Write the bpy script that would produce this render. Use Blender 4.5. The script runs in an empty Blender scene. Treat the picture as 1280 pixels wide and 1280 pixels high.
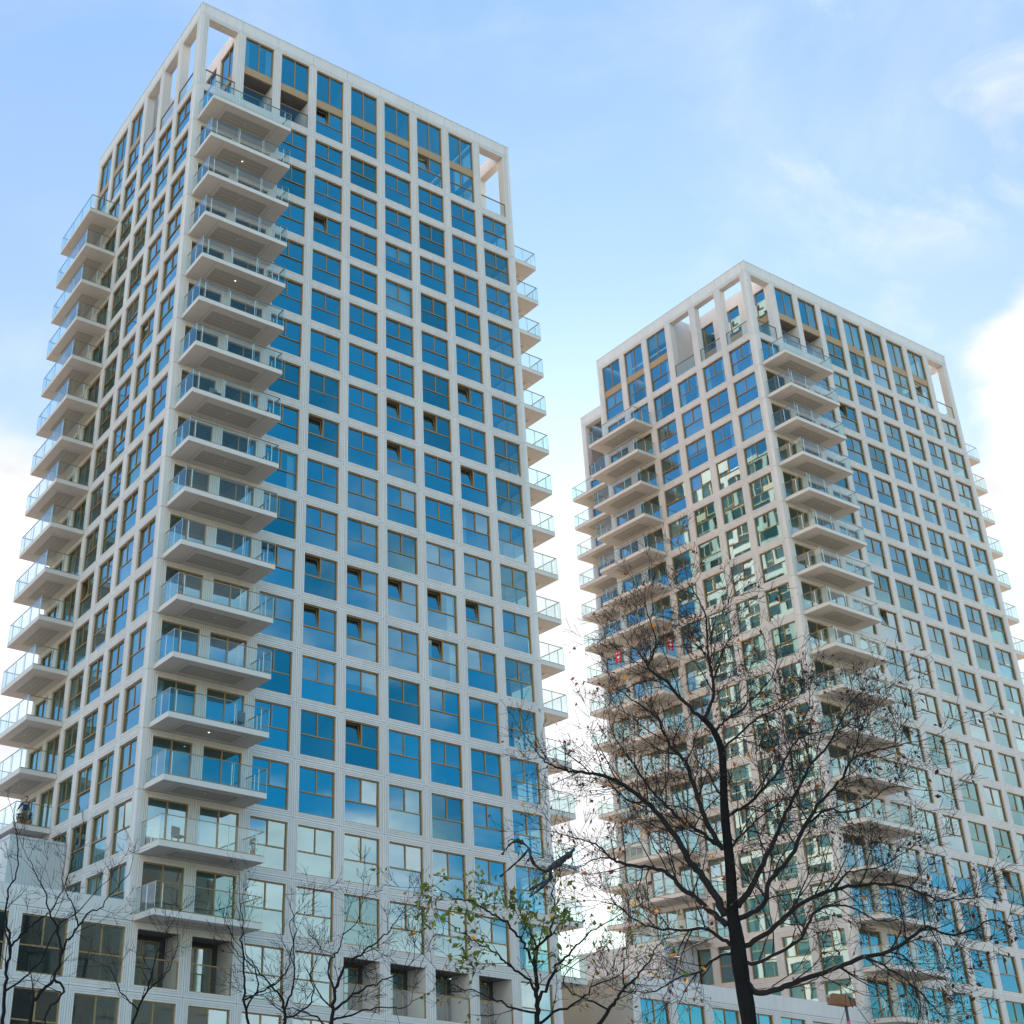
import bpy, math, random
from mathutils import Vector, Matrix
from math import radians, sin, cos, pi
random.seed(7)
SC = bpy.context.scene
COL = SC.collection

# ------------------------------------------------------------------ camera frame
RT = Vector((0.8743247693910433, -0.4833278518964607, 0.04416316576573761))
UP = Vector((-0.25148204766911736, -0.37333034143400834, 0.8929620573489752))
FW = Vector((0.4151059832493948, 0.7918450882249126, 0.4479602425714066))
GZ = 63.79                                   # level 0 of the towers above the ground
CAM = Vector((-23.961, -55.242, GZ - 62.14))
FPX, CX, CY = 1603.55, 304.33, 669.73        # focal length and principal point of the 1280 px photograph
SUN_AZ, SUN_EL = radians(43.0), radians(23.0)

def ray(x, y):
    return RT * ((x - CX) / FPX) - UP * ((y - CY) / FPX) + FW
def at(x, y, D):
    r = ray(x, y); return CAM + r * (D / math.hypot(r.x, r.y))
def proj(p):
    q = p - CAM; w = q.dot(FW)
    return CX + FPX * q.dot(RT) / w, CY - FPX * q.dot(UP) / w, w

# ------------------------------------------------------------------ materials
def nmat(name):
    m = bpy.data.materials.new(name); m.use_nodes = True
    nt = m.node_tree; nt.nodes.clear()
    return m, nt, nt.nodes, nt.links
def principled(name, col, rough=0.6, metal=0.0, var=0.0, scale=1.0, bump=0.0, spec=0.5, stretch=(1, 1, 1), detail=5):
    m, nt, N, L = nmat(name)
    out = N.new('ShaderNodeOutputMaterial'); p = N.new('ShaderNodeBsdfPrincipled')
    p.inputs['Base Color'].default_value = (*col, 1); p.inputs['Roughness'].default_value = rough
    p.inputs['Metallic'].default_value = metal; p.inputs['Specular IOR Level'].default_value = spec
    L.new(p.outputs[0], out.inputs[0])
    if var or bump:
        tc = N.new('ShaderNodeTexCoord'); mp = N.new('ShaderNodeMapping'); mp.inputs['Scale'].default_value = stretch
        nz = N.new('ShaderNodeTexNoise'); nz.inputs['Scale'].default_value = scale; nz.inputs['Detail'].default_value = detail
        L.new(tc.outputs['Object'], mp.inputs[0]); L.new(mp.outputs[0], nz.inputs[0])
        if var:
            mx = N.new('ShaderNodeMix'); mx.data_type = 'RGBA'
            mx.inputs[6].default_value = (*[c * (1 - var) for c in col], 1); mx.inputs[7].default_value = (*[min(1, c * (1 + var)) for c in col], 1)
            L.new(nz.outputs[0], mx.inputs[0]); L.new(mx.outputs[2], p.inputs['Base Color'])
        if bump:
            b = N.new('ShaderNodeBump'); b.inputs['Strength'].default_value = bump; b.inputs['Distance'].default_value = 0.02
            L.new(nz.outputs[0], b.inputs['Height']); L.new(b.outputs[0], p.inputs['Normal'])
    return m

def concrete_mat(name, col):
    """pale cast panels: each panel has its own tone, faint vertical weather streaks"""
    m, nt, N, L = nmat(name)
    out = N.new('ShaderNodeOutputMaterial'); p = N.new('ShaderNodeBsdfPrincipled')
    p.inputs['Roughness'].default_value = 0.72; p.inputs['Specular IOR Level'].default_value = 0.3
    L.new(p.outputs[0], out.inputs[0])
    tc = N.new('ShaderNodeTexCoord')
    dv = N.new('ShaderNodeVectorMath'); dv.operation = 'DIVIDE'; dv.inputs[1].default_value = (2.7775, 2.7775, 3.05)
    ad = N.new('ShaderNodeVectorMath'); ad.operation = 'ADD'; ad.inputs[1].default_value = (0.41, 0.41, 100.001)
    fl = N.new('ShaderNodeVectorMath'); fl.operation = 'FLOOR'
    wn = N.new('ShaderNodeTexWhiteNoise')
    L.new(tc.outputs['Object'], dv.inputs[0]); L.new(dv.outputs[0], ad.inputs[0]); L.new(ad.outputs[0], fl.inputs[0]); L.new(fl.outputs[0], wn.inputs[0])
    mp = N.new('ShaderNodeMapping'); mp.inputs['Scale'].default_value = (3.0, 3.0, 0.18)
    nz = N.new('ShaderNodeTexNoise'); nz.inputs['Scale'].default_value = 1.0; nz.inputs['Detail'].default_value = 6
    L.new(tc.outputs['Object'], mp.inputs[0]); L.new(mp.outputs[0], nz.inputs[0])
    n2 = N.new('ShaderNodeTexNoise'); n2.inputs['Scale'].default_value = 0.9; n2.inputs['Detail'].default_value = 8
    L.new(tc.outputs['Object'], n2.inputs[0])
    a = N.new('ShaderNodeMath'); a.operation = 'MULTIPLY_ADD'; a.inputs[1].default_value = 0.07; a.inputs[2].default_value = 0.83
    L.new(wn.outputs[0], a.inputs[0])
    b = N.new('ShaderNodeMath'); b.operation = 'MULTIPLY_ADD'; b.inputs[1].default_value = 0.17; L.new(nz.outputs[0], b.inputs[0]); L.new(a.outputs[0], b.inputs[2])
    c = N.new('ShaderNodeMath'); c.operation = 'MULTIPLY_ADD'; c.inputs[1].default_value = 0.10; L.new(n2.outputs[0], c.inputs[0]); L.new(b.outputs[0], c.inputs[2])
    sc = N.new('ShaderNodeVectorMath'); sc.operation = 'SCALE'; sc.inputs[0].default_value = col; L.new(c.outputs[0], sc.inputs['Scale'])
    L.new(sc.outputs[0], p.inputs['Base Color'])
    return m

def coated_glass(name, tint, trans, base, wav=0.25):
    """mirror-coated window glass: tinted reflection over a partly clear pane"""
    m, nt, N, L = nmat(name)
    out = N.new('ShaderNodeOutputMaterial')
    tr = N.new('ShaderNodeBsdfTransparent'); tr.inputs[0].default_value = (*trans, 1)
    gl = N.new('ShaderNodeBsdfGlossy'); gl.inputs['Color'].default_value = (*tint, 1); gl.inputs['Roughness'].default_value = 0.022
    lw = N.new('ShaderNodeLayerWeight'); lw.inputs['Blend'].default_value = 0.5
    pw = N.new('ShaderNodeMath'); pw.operation = 'POWER'; pw.inputs[1].default_value = 4.5; L.new(lw.outputs['Facing'], pw.inputs[0])
    mr = N.new('ShaderNodeMapRange'); mr.inputs['To Min'].default_value = base; mr.inputs['To Max'].default_value = 0.97
    L.new(pw.outputs[0], mr.inputs[0])
    tc = N.new('ShaderNodeTexCoord'); nz = N.new('ShaderNodeTexNoise'); nz.inputs['Scale'].default_value = 0.55; nz.inputs['Detail'].default_value = 1.5
    bp = N.new('ShaderNodeBump'); bp.inputs['Strength'].default_value = wav; bp.inputs['Distance'].default_value = 0.012
    L.new(tc.outputs['Object'], nz.inputs[0]); L.new(nz.outputs[0], bp.inputs['Height']); L.new(bp.outputs[0], gl.inputs['Normal'])
    mx = N.new('ShaderNodeMixShader'); L.new(mr.outputs[0], mx.inputs[0]); L.new(tr.outputs[0], mx.inputs[1]); L.new(gl.outputs[0], mx.inputs[2])
    L.new(mx.outputs[0], out.inputs[0])
    return m

def leaf_mat(name, c1, c2):
    m, nt, N, L = nmat(name)
    out = N.new('ShaderNodeOutputMaterial'); p = N.new('ShaderNodeBsdfPrincipled'); t = N.new('ShaderNodeBsdfTranslucent')
    p.inputs['Roughness'].default_value = 0.6
    tc = N.new('ShaderNodeTexCoord'); nz = N.new('ShaderNodeTexNoise'); nz.inputs['Scale'].default_value = 3.1; nz.inputs['Detail'].default_value = 2
    rp = N.new('ShaderNodeValToRGB'); rp.color_ramp.elements[0].position = 0.38; rp.color_ramp.elements[1].position = 0.62
    rp.color_ramp.elements[0].color = (*c1, 1); rp.color_ramp.elements[1].color = (*c2, 1)
    L.new(tc.outputs['Object'], nz.inputs[0]); L.new(nz.outputs[0], rp.inputs[0])
    L.new(rp.outputs[0], p.inputs['Base Color']); L.new(rp.outputs[0], t.inputs[0])
    mx = N.new('ShaderNodeMixShader'); mx.inputs[0].default_value = 0.4
    L.new(p.outputs[0], mx.inputs[1]); L.new(t.outputs[0], mx.inputs[2]); L.new(mx.outputs[0], out.inputs[0])
    return m

M = {}
M['concrete'] = concrete_mat('pale_concrete', (0.68, 0.617, 0.565))
M['coping'] = principled('coping_metal', (0.55, 0.54, 0.53), 0.5, 0.2, 0.05, 0.5)
M['joint'] = principled('joint_sealant', (0.16, 0.155, 0.15), 0.9)
M['bronze'] = principled('bronze_aluminium', (0.34, 0.19, 0.065), 0.42, 0.2, 0.08, 2.0)
M['spandrel'] = principled('bronze_spandrel', (0.40, 0.25, 0.115), 0.5, 0.05, 0.06, 1.0)
M['glass'] = coated_glass('coated_glass', (0.61, 0.92, 0.98), (0.54, 0.66, 0.62), 0.32)
M['glass_teal'] = coated_glass('coated_glass_teal', (0.52, 0.90, 0.93), (0.50, 0.62, 0.58), 0.24)
M['glass_grey'] = coated_glass('coated_glass_grey', (0.68, 0.93, 0.98), (0.50, 0.58, 0.56), 0.35)
M['clear'] = coated_glass('clear_glass', (0.9, 0.97, 1.0), (0.86, 0.94, 0.92), 0.055, 0.1)
M['edge'] = principled('glass_edge', (0.45, 0.62, 0.58), 0.25)
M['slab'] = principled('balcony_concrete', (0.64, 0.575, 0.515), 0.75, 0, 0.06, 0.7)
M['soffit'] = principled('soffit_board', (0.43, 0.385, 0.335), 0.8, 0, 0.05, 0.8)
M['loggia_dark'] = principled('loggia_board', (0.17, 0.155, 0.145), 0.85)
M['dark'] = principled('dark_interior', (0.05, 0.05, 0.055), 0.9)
M['plaster'] = principled('interior_plaster', (0.42, 0.41, 0.39), 0.9, 0, 0.04, 0.5)
M['corewall'] = principled('interior_core', (0.16, 0.155, 0.15), 0.9, 0, 0.3, 0.35)
M['curtain'] = principled('curtain_cloth', (0.62, 0.61, 0.58), 0.9, 0, 0.06, 2.0)
M['blind'] = principled('roller_blind', (0.45, 0.44, 0.42), 0.85)
M['ribbed'] = principled('ribbed_cladding', (0.60, 0.585, 0.56), 0.55, 0.1, 0.05, 0.6)
M['beige'] = principled('beige_bounce_tone', (0.40, 0.375, 0.335), 0.85, 0, 0.08, 0.4)  # sun-warm bounce on the wings' side walls, put into the colour
M['bark'] = principled('dark_bark', (0.011, 0.009, 0.008), 0.9, 0, 0.8, 16, 1.0, 0.2, (1, 1, 0.22))
M['twig'] = principled('twig_bark', (0.013, 0.008, 0.006), 0.85, 0, 0.3, 6)
M['sapbark'] = principled('grey_sapling_bark', (0.014, 0.011, 0.010), 0.9, 0, 0.3, 10, 0.3, 0.2)
M['leaf_autumn'] = leaf_mat('autumn_leaf', (0.42, 0.20, 0.018), (0.15, 0.045, 0.018))
M['leaf_brown'] = leaf_mat('brown_leaf', (0.11, 0.035, 0.018), (0.06, 0.022, 0.014))
M['leaf_green'] = leaf_mat('green_leaf', (0.035, 0.070, 0.014), (0.10, 0.11, 0.020))
M['lamp'] = None
def emis(name, col, s):
    m, nt, N, L = nmat(name); out = N.new('ShaderNodeOutputMaterial'); e = N.new('ShaderNodeEmission')
    e.inputs[0].default_value = (*col, 1); e.inputs[1].default_value = s; L.new(e.outputs[0], out.inputs[0]); return m
M['lamp'] = emis('lit_lamp', (1.0, 0.85, 0.6), 0.9)
M['lampoff'] = principled('unlit_lamp', (0.7, 0.7, 0.68), 0.3)

# ------------------------------------------------------------------ mesh building
class MB:
    def __init__(s): s.v = []; s.f = []; s.m = []; s.names = []; s.smooth = False
    def mat(s, n):
        if n not in s.names: s.names.append(n)
        return s.names.index(n)
    def face(s, pts, mat):
        b = len(s.v); s.v += [tuple(p) for p in pts]; s.f.append(tuple(range(b, b + len(pts)))); s.m.append(s.mat(mat))
    def box(s, x0, x1, y0, y1, z0, z1, mat, skip='', T=None):
        P = [Vector((x, y, z)) for z in (z0, z1) for y in (y0, y1) for x in (x0, x1)]
        if T: P = [T(p.x, p.y, p.z) for p in P]
        b = len(s.v); s.v += [tuple(p) for p in P]
        for k, q in dict(b=(0, 2, 3, 1), t=(4, 5, 7, 6), f=(0, 1, 5, 4), k=(2, 6, 7, 3), l=(0, 4, 6, 2), r=(1, 3, 7, 5)).items():
            if k in skip: continue
            s.f.append(tuple(b + i for i in q)); s.m.append(s.mat(mat))
    def tube(s, pts, rad, n, mat, cap=True):
        b0 = len(s.v); mi = s.mat(mat); prev = None
        for i, p in enumerate(pts):
            d = (pts[min(i + 1, len(pts) - 1)] - pts[max(i - 1, 0)])
            d = d.normalized() if d.length > 1e-9 else Vector((0, 0, 1))
            a = d.orthogonal().normalized() if prev is None else (prev - d * prev.dot(d))
            a = a.normalized() if a.length > 1e-6 else d.orthogonal().normalized()
            prev = a; c = d.cross(a)
            for k in range(n):
                t = 2 * pi * k / n; s.v.append(tuple(p + (a * cos(t) + c * sin(t)) * rad[i]))
        for i in range(len(pts) - 1):
            for k in range(n):
                s.f.append((b0 + i * n + k, b0 + i * n + (k + 1) % n, b0 + (i + 1) * n + (k + 1) % n, b0 + (i + 1) * n + k)); s.m.append(mi)
        if cap:
            e = b0 + (len(pts) - 1) * n; s.f.append(tuple(e + k for k in range(n))); s.m.append(mi)
            s.f.append(tuple(b0 + k for k in reversed(range(n)))); s.m.append(mi)
    def data(s, name):
        me = bpy.data.meshes.new(name); me.from_pydata(s.v, [], s.f)
        for n in s.names: me.materials.append(M[n])
        me.polygons.foreach_set('material_index', s.m)
        if s.smooth: me.polygons.foreach_set('use_smooth', [True] * len(s.f))
        me.update(); return me
    def build(s, name, parent=None):
        o = bpy.data.objects.new(name, s.data(name)); COL.objects.link(o)
        if parent is not None: o.parent = parent
        return o
def tag(o, label=None, cat=None, group=None, kind=None):
    if label: o['label'] = label
    if cat: o['category'] = cat
    if group: o['group'] = group
    if kind: o['kind'] = kind
    return o
def empty(name, loc):
    o = bpy.data.objects.new(name, None); COL.objects.link(o); o.location = loc; o.empty_display_size = 0.5; return o

# ------------------------------------------------------------------ tower vocabulary
H, BU, S0 = 3.05, 2.7775, 0.2817
W9 = 2 * S0 + 9 * BU                           # 25.56 m
W6 = 2 * S0 + 6 * BU                           # 17.23 m
MARG = 0.30
ZT1, ZROOF = 6.275, 7.20
FULL = [(0, .03), (.010, .03), (.010, 0), (.112, 0), (.112, .035), (.138, .035), (.138, 0), (.203, 0), (.203, .035), (.229, .035), (.229, 0), (MARG, 0)]
SIMPLE = [(0, 0), (MARG, 0)]

class Face:
    """vertical facade plane: u runs left to right seen from outside, d goes inwards, z up from level 0"""
    def __init__(s, ox, oy, ang): s.o = (ox, oy); s.c, s.s = cos(ang), sin(ang); s.ang = ang
    def __call__(s, u, d, z): return Vector((s.o[0] + u * s.c - d * s.s, s.o[1] + u * s.s + d * s.c, z))

def ring(mb, F, u0, u1, z0, z1, prof, rev, mat='concrete'):
    """moulded surround swept round one panel, ending in the reveal of the opening"""
    pr = list(prof) + [(prof[-1][0], rev)]
    for i in range(len(pr) - 1):
        (a, da), (b, db) = pr[i], pr[i + 1]
        mt = 'joint' if (i == 0 and da > 0) else mat
        A = [(u0 + a, z0 + a), (u1 - a, z0 + a), (u1 - a, z1 - a), (u0 + a, z1 - a)]
        B = [(u0 + b, z0 + b), (u1 - b, z0 + b), (u1 - b, z1 - b), (u0 + b, z1 - b)]
        for k in range(4):
            k2 = (k + 1) % 4
            mb.face([F(A[k][0], da, A[k][1]), F(A[k2][0], da, A[k2][1]), F(B[k2][0], db, B[k2][1]), F(B[k][0], db, B[k][1])], mt)

def strip(mb, F, u0, u1, z0, z1, mat='concrete', g=0.010):
    """flat panel with thin joints above and below"""
    mb.face([F(u0, 0, z0 + g), F(u1, 0, z0 + g), F(u1, 0, z1 - g), F(u0, 0, z1 - g)], mat)
    mb.face([F(u0, .03, z0 - g), F(u1, .03, z0 - g), F(u1, .03, z0 + g), F(u0, .03, z0 + g)], 'joint')

def fbox(mb, F, u0, u1, d0, d1, z0, z1, mat): mb.box(u0, u1, d0, d1, z0, z1, mat, T=F)

GD = 0.155                                      # depth of the panes
GM = ['glass']
def pane(mb, F, u0, u1, z0, z1, d=GD, j=0.014):
    q = [random.uniform(-j, j) for _ in range(3)]; q.append(q[0] + q[2] - q[1])
    mb.face([F(u0, d + q[0], z0), F(u1, d + q[1], z0), F(u1, d + q[2], z1), F(u0, d + q[3], z1)], GM[0])
def frame_ring(mb, F, u0, u1, z0, z1, w=.06, d0=.10, d1=.19):
    fbox(mb, F, u0, u0 + w, d0, d1, z0, z1, 'bronze'); fbox(mb, F, u1 - w, u1, d0, d1, z0, z1, 'bronze')
    fbox(mb, F, u0 + w, u1 - w, d0, d1, z0, z0 + w, 'bronze'); fbox(mb, F, u0 + w, u1 - w, d0, d1, z1 - w, z1, 'bronze')
def window_mesh(F, u0, u1, z0, z1, kind, opened=False, cur=0):
    g, f, sash, c = MB(), MB(), MB(), MB(); GM[0] = random.choice(('glass', 'glass', 'glass', 'glass_teal', 'glass_grey'))
    w = .06; frame_ring(f, F, u0, u1, z0, z1, w)
    a, b, lo, hi = u0 + w, u1 - w, z0 + w, z1 - w; um = (u0 + u1) / 2
    if kind == 'std':
        zm = z0 + (z1 - z0) * .47
        fbox(f, F, a, b, .105, .185, zm - .03, zm + .03, 'bronze'); fbox(f, F, um - .03, um + .03, .105, .185, zm + .03, hi, 'bronze')
        pane(g, F, a, b, lo, zm - .03); pane(g, F, um + .03, b, zm + .03, hi)
        if opened:
            T = 0.20                             # tilted inwards at the top
            def G(u, d, z): return F(u, d + (z - zm - .03) * T, z)
            fbox(sash, G, a, a + .05, .12, .17, zm + .03, hi, 'bronze'); fbox(sash, G, um - .08, um - .03, .12, .17, zm + .03, hi, 'bronze')
            fbox(sash, G, a + .05, um - .08, .12, .17, zm + .03, zm + .08, 'bronze'); fbox(sash, G, a + .05, um - .08, .12, .17, hi - .05, hi, 'bronze')
            pane(sash, G, a + .05, um - .08, zm + .08, hi - .05, .145)
        else: pane(g, F, a, um - .03, zm + .03, hi)
    else:
        fbox(f, F, um - .04, um + .04, .105, .185, lo, hi, 'bronze')
        pane(g, F, a, um - .04, lo, hi); pane(g, F, um + .04, b, lo, hi)
    if cur:
        sides = {1: [(a, a + .45)], 2: [(b - .5, b)], 3: [(a, a + .4), (b - .4, b)], 4: [(a, b)], 5: None}[cur]
        if sides is None:
            zz = hi - (hi - lo) * random.choice((.35, .5, .5, .8)); c.face([F(a, .30, zz), F(b, .30, zz), F(b, .30, hi), F(a, .30, hi)], 'blind')
        else:
            for p, q in sides:
                n = max(4, int((q - p) / .09)); pts = [(p + (q - p) * i / n, .32 + (.045 if i % 2 else 0) + random.uniform(-.01, .01)) for i in range(n + 1)]
                for i in range(n):
                    c.face([F(pts[i][0], pts[i][1], lo), F(pts[i + 1][0], pts[i + 1][1], lo), F(pts[i + 1][0], pts[i + 1][1], hi), F(pts[i][0], pts[i][1], hi)], 'curtain')
    return g, f, sash, c
def merge(dst, src):
    b = len(dst.v); dst.v += src.v
    for f, m in zip(src.f, src.m): dst.f.append(tuple(b + i for i in f)); dst.m.append(dst.mat(src.names[m]))

def balustrade(parent, F, u0, u1, z0, z1):
    r = MB(); w = .045
    fbox(r, F, u0, u0 + w, .05, .11, z0, z1, 'bronze'); fbox(r, F, u1 - w, u1, .05, .11, z0, z1, 'bronze')
    fbox(r, F, u0 + w, u1 - w, .04, .12, z1 - w, z1, 'bronze'); fbox(r, F, u0 + w, u1 - w, .05, .11, z0, z0 + .03, 'bronze')
    o = r.build('balustrade', parent)
    g = MB(); g.face([F(u0 + w, .08, z0 + .03), F(u1 - w, .08, z0 + .03), F(u1 - w, .08, z1 - w), F(u0 + w, .08, z1 - w)], 'clear'); g.build('glass', o)

# one balcony, modelled once: 5.52 m long, 2.1 m deep, glass on three sides
def balcony_meshes():
    L0, L1, D = .30, 5.82, 2.18; zt = .27
    a = MB(); a.box(L0, L1, -D, -.012, 0, zt, 'slab')
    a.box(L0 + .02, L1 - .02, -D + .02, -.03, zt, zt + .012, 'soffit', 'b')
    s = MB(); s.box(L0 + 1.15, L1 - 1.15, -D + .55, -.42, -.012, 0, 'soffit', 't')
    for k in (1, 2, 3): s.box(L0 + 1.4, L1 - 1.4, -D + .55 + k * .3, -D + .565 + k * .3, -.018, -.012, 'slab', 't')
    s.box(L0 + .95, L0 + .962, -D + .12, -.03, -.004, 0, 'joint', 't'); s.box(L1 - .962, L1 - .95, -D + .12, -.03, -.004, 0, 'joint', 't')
    r = MB(); h0, h1 = zt + .03, zt + 1.18
    def rail(z0, z1, w):
        r.box(L0 + .03, L1 - .03, -D + .03, -D + .03 + w, z0, z1, 'bronze')
        r.box(L0 + .03, L0 + .03 + w, -D + .03 + w, -.05, z0, z1, 'bronze'); r.box(L1 - .03 - w, L1 - .03, -D + .03 + w, -.05, z0, z1, 'bronze')
    rail(h1, h1 + .035, .05); rail(zt + .012, zt + .06, .05)
    for x in (L0 + .42, L0 + 2.0, L0 + 3.62, L1 - .42): r.box(x - .018, x + .018, -D + .09, -D + .13, zt + .012, h1, 'lampoff')
    for x in (L0 + .09, L1 - .12): r.box(x, x + .03, -1.1, -1.06, zt + .012, h1, 'lampoff')
    gf = MB(); xs = [L0 + .04, L0 + 1.86, L0 + 3.68, L1 - .04]
    def gp(mb, p, q):
        z0, z1 = h0 - .1, h1 + .02
        mb.face([(p[0], p[1], z0), (q[0], q[1], z0), (q[0], q[1], z1), (p[0], p[1], z1)], 'clear')
    for i in range(3): gp(gf, (xs[i] + .008, -D + .02), (xs[i + 1] - .008, -D + .02))
    for x in xs[1:3]: gf.box(x - .006, x + .006, -D + .012, -D + .026, h0 - .1, h1 + .02, 'edge')
    gs = []
    for x in (L0 + .02, L1 - .02):
        g = MB(); gp(g, (x, -.06), (x, -D + .03)); g.box(x - .007, x + .007, -D + .012, -D + .03, h0 - .1, h1 + .02, 'edge'); gs.append(g)
    l = MB(); l.tube([Vector((3.0, -1.2, -.03)), Vector((3.0, -1.2, -.012))], [.04, .05], 10, 'lampoff')
    return dict(balcony=a.data('balcony'), soffit_panel=s.data('soffit_panel'), railing=r.data('railing'), front_glass=gf.data('front_glass'),
                side_glass=gs[0].data('side_glass'), side_glass_b=gs[1].data('side_glass'), ceiling_lamp=l.data('ceiling_lamp'))
BM = balcony_meshes()
lit = BM['ceiling_lamp'].copy(); lit.materials[0] = M['lamp']
def add_balcony(root, F, lev, lamp_on=False):
    b = bpy.data.objects.new('balcony', BM['balcony']); COL.objects.link(b); b.parent = root
    b.location = F(0, 0, -lev * H); b.rotation_euler.z = F.ang
    for k in ('soffit_panel', 'railing', 'front_glass', 'side_glass', 'side_glass_b', 'ceiling_lamp'):
        me = BM[k]
        if k == 'ceiling_lamp' and lamp_on: me = lit
        c = bpy.data.objects.new('side_glass' if k == 'side_glass_b' else k, me); COL.objects.link(c); c.parent = b
    return b

def make_tower(name, ox, xtra, opened_front, opened_left, label, cur_rate, last, skip_left=()):
    root = empty(name, (ox, 0, GZ)); tag(root, label, 'apartment tower', 'twin apartment towers')
    org = Vector((ox, 0, GZ)); rng = random.Random(name + label)
    fac = MB(); inn = MB(); wins = []; bal = []; doors_ = []
    YD = W9 + xtra * BU
    front = Face(0, 0, 0); left = Face(0, W6, -pi / 2); right = Face(W9, 0, pi / 2); notch = Face(5.6, YD, -pi / 2)
    NR = 20
    def closed(F, u0, u1, z0, z1, kind, prof, key, op=False):
        if prof is not None: ring(fac, F, u0, u1, z0, z1, prof, .2)
        wins.append((F, u0 + MARG, u1 - MARG, z0 + MARG, z1 - MARG, kind, key, op))
    def loggia(F, u0, u1, z0, z1, prof, depth=1.6):
        a, b, lo, hi = u0 + MARG, u1 - MARG, z0 + MARG, z1 - MARG
        if prof is not None: ring(fac, F, u0, u1, z0, z1, prof, .2)
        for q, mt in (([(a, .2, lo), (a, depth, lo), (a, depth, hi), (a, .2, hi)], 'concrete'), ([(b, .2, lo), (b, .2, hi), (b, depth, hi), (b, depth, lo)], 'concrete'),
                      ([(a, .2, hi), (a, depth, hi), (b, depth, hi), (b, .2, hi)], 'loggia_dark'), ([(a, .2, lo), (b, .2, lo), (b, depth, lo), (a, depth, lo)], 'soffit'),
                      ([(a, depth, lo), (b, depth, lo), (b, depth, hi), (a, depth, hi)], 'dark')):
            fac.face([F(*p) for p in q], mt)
        g, f, s_, c = window_mesh(lambda u, d, z: F(u, d + depth - .22, z), a + .12, b - .35, lo + .02, hi - .22, 'door', False, rng.choice((0, 0, 4, 3)))
        doors_.append((g, f, c))
        bal.append((F, a, b, lo, lo + 1.24))
    def facade(F, n, prof, topkinds, doors, ops=(), tag_='', loggias=(), vis=True, rows=NR, sr=S0):
        for r in range(rows):
            for c in range(n):
                u0, u1, z0, z1 = S0 + c * BU, S0 + (c + 1) * BU, -(r + 1) * H, -r * H
                if (r, c) in loggias: loggia(F, u0, u1, z0, z1, prof); continue
                kind = 'door' if (c in doors and r < last) else 'std'
                closed(F, u0, u1, z0, z1, kind, prof, tag_, (c, r) in ops)
            if not (tag_ == 'front' and r >= 17): strip(fac, F, 0, S0, -(r + 1) * H, -r * H)
            if sr: strip(fac, F, S0 + n * BU, 2 * S0 + n * BU, -(r + 1) * H, -r * H)
        for c in range(n):
            u0, u1 = S0 + c * BU, S0 + (c + 1) * BU; a, b = u0 + MARG, u1 - MARG; k = topkinds[c]
            ring(fac, F, u0, u1, 0, ZT1, prof, .5817 if k == 'open' else .2)
            if k == 'open':
                bal.append((F, a, b, MARG, 1.52))
                ub, uc = (u0 if c > 0 else a), (u1 if c < n - 1 else b)
                for q in ([(ub, 0), (a, 0), (a, ZT1), (ub, ZT1)], [(b, 0), (uc, 0), (uc, ZT1), (b, ZT1)], [(a, ZT1 - MARG), (b, ZT1 - MARG), (b, ZROOF - .1), (a, ZROOF - .1)], [(a, 0), (b, 0), (b, MARG), (a, MARG)]):
                    if q[0][0] == q[1][0]: continue
                    fac.face([F(p[0], .5817, p[1]) for p in q], 'concrete')
            else:
                wins.append((F, a, b, 3.37, ZT1 - MARG, 'door', tag_, False))
                fbox(fac, F, a, b, .085, .19, 2.77, 3.37, 'spandrel')
                if k == 'loggia': loggia(F, a - MARG, b + MARG, 0, 2.77 + MARG, None, 1.9)
                else: wins.append((F, a, b, MARG, 2.77, 'std', tag_, (c, -1) in ops))
            fac.face([F(u0 + .008, 0, ZT1 + .010), F(u1 - .008, 0, ZT1 + .010), F(u1 - .008, 0, ZROOF - .06), F(u0 + .008, 0, ZROOF - .06)], 'concrete')
            fac.face([F(u0 - .008, .03, ZT1), F(u0 + .008, .03, ZT1), F(u0 + .008, .03, ZROOF - .06), F(u0 - .008, .03, ZROOF - .06)], 'joint')
        wtot = 2 * S0 + n * BU if sr else S0 + n * BU
        for a, b in ((0, S0 - .008),) + (((S0 + n * BU + .008, wtot),) if sr else ()):
            strip(fac, F, a, b, 0, ZT1); strip(fac, F, a, b, ZT1, ZROOF - .05)
        fac.face([F(0, .032, -NR * H), F(wtot, .032, -NR * H), F(wtot, .032, 0), F(0, .032, 0)][:0] or [F(0, .03, ZT1 - .01), F(wtot, .03, ZT1 - .01), F(wtot, .03, ZT1 + .01), F(0, .03, ZT1 + .01)], 'joint')
        fac.face([F(.45, .45, ZT1 + .3), F(wtot - .45, .45, ZT1 + .3), F(wtot - .45, .45, ZROOF - .1), F(.45, .45, ZROOF - .1)], 'concrete')
        return wtot
    logs = {(17, 0), (17, 1), (17, 4), (17, 5), (17, 6), (17, 7)}
    tf = ['open', 'loggia', 'loggia', 'win', 'win', 'win', 'win', 'win', 'open']
    tl = ['win', 'win', 'win', 'open', 'open', 'open']
    tr = ['open', 'open', 'open', 'win', 'win', 'win', 'win', 'win', 'win'] + ['win'] * xtra
    facade(front, 9, FULL, tf, (0, 1), opened_front, 'front', logs)
    facade(left, 6, FULL, tl, (0, 1), {(5 - c, r) for c, r in opened_left}, 'left', (), True, NR)
    facade(right, 9 + xtra, SIMPLE, tr, (0, 1), (), 'side')
    facade(notch, 3 + xtra, FULL, ['open', 'win', 'win'] + ['win'] * xtra, (0, 1), (), 'notch', sr=0)
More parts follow.
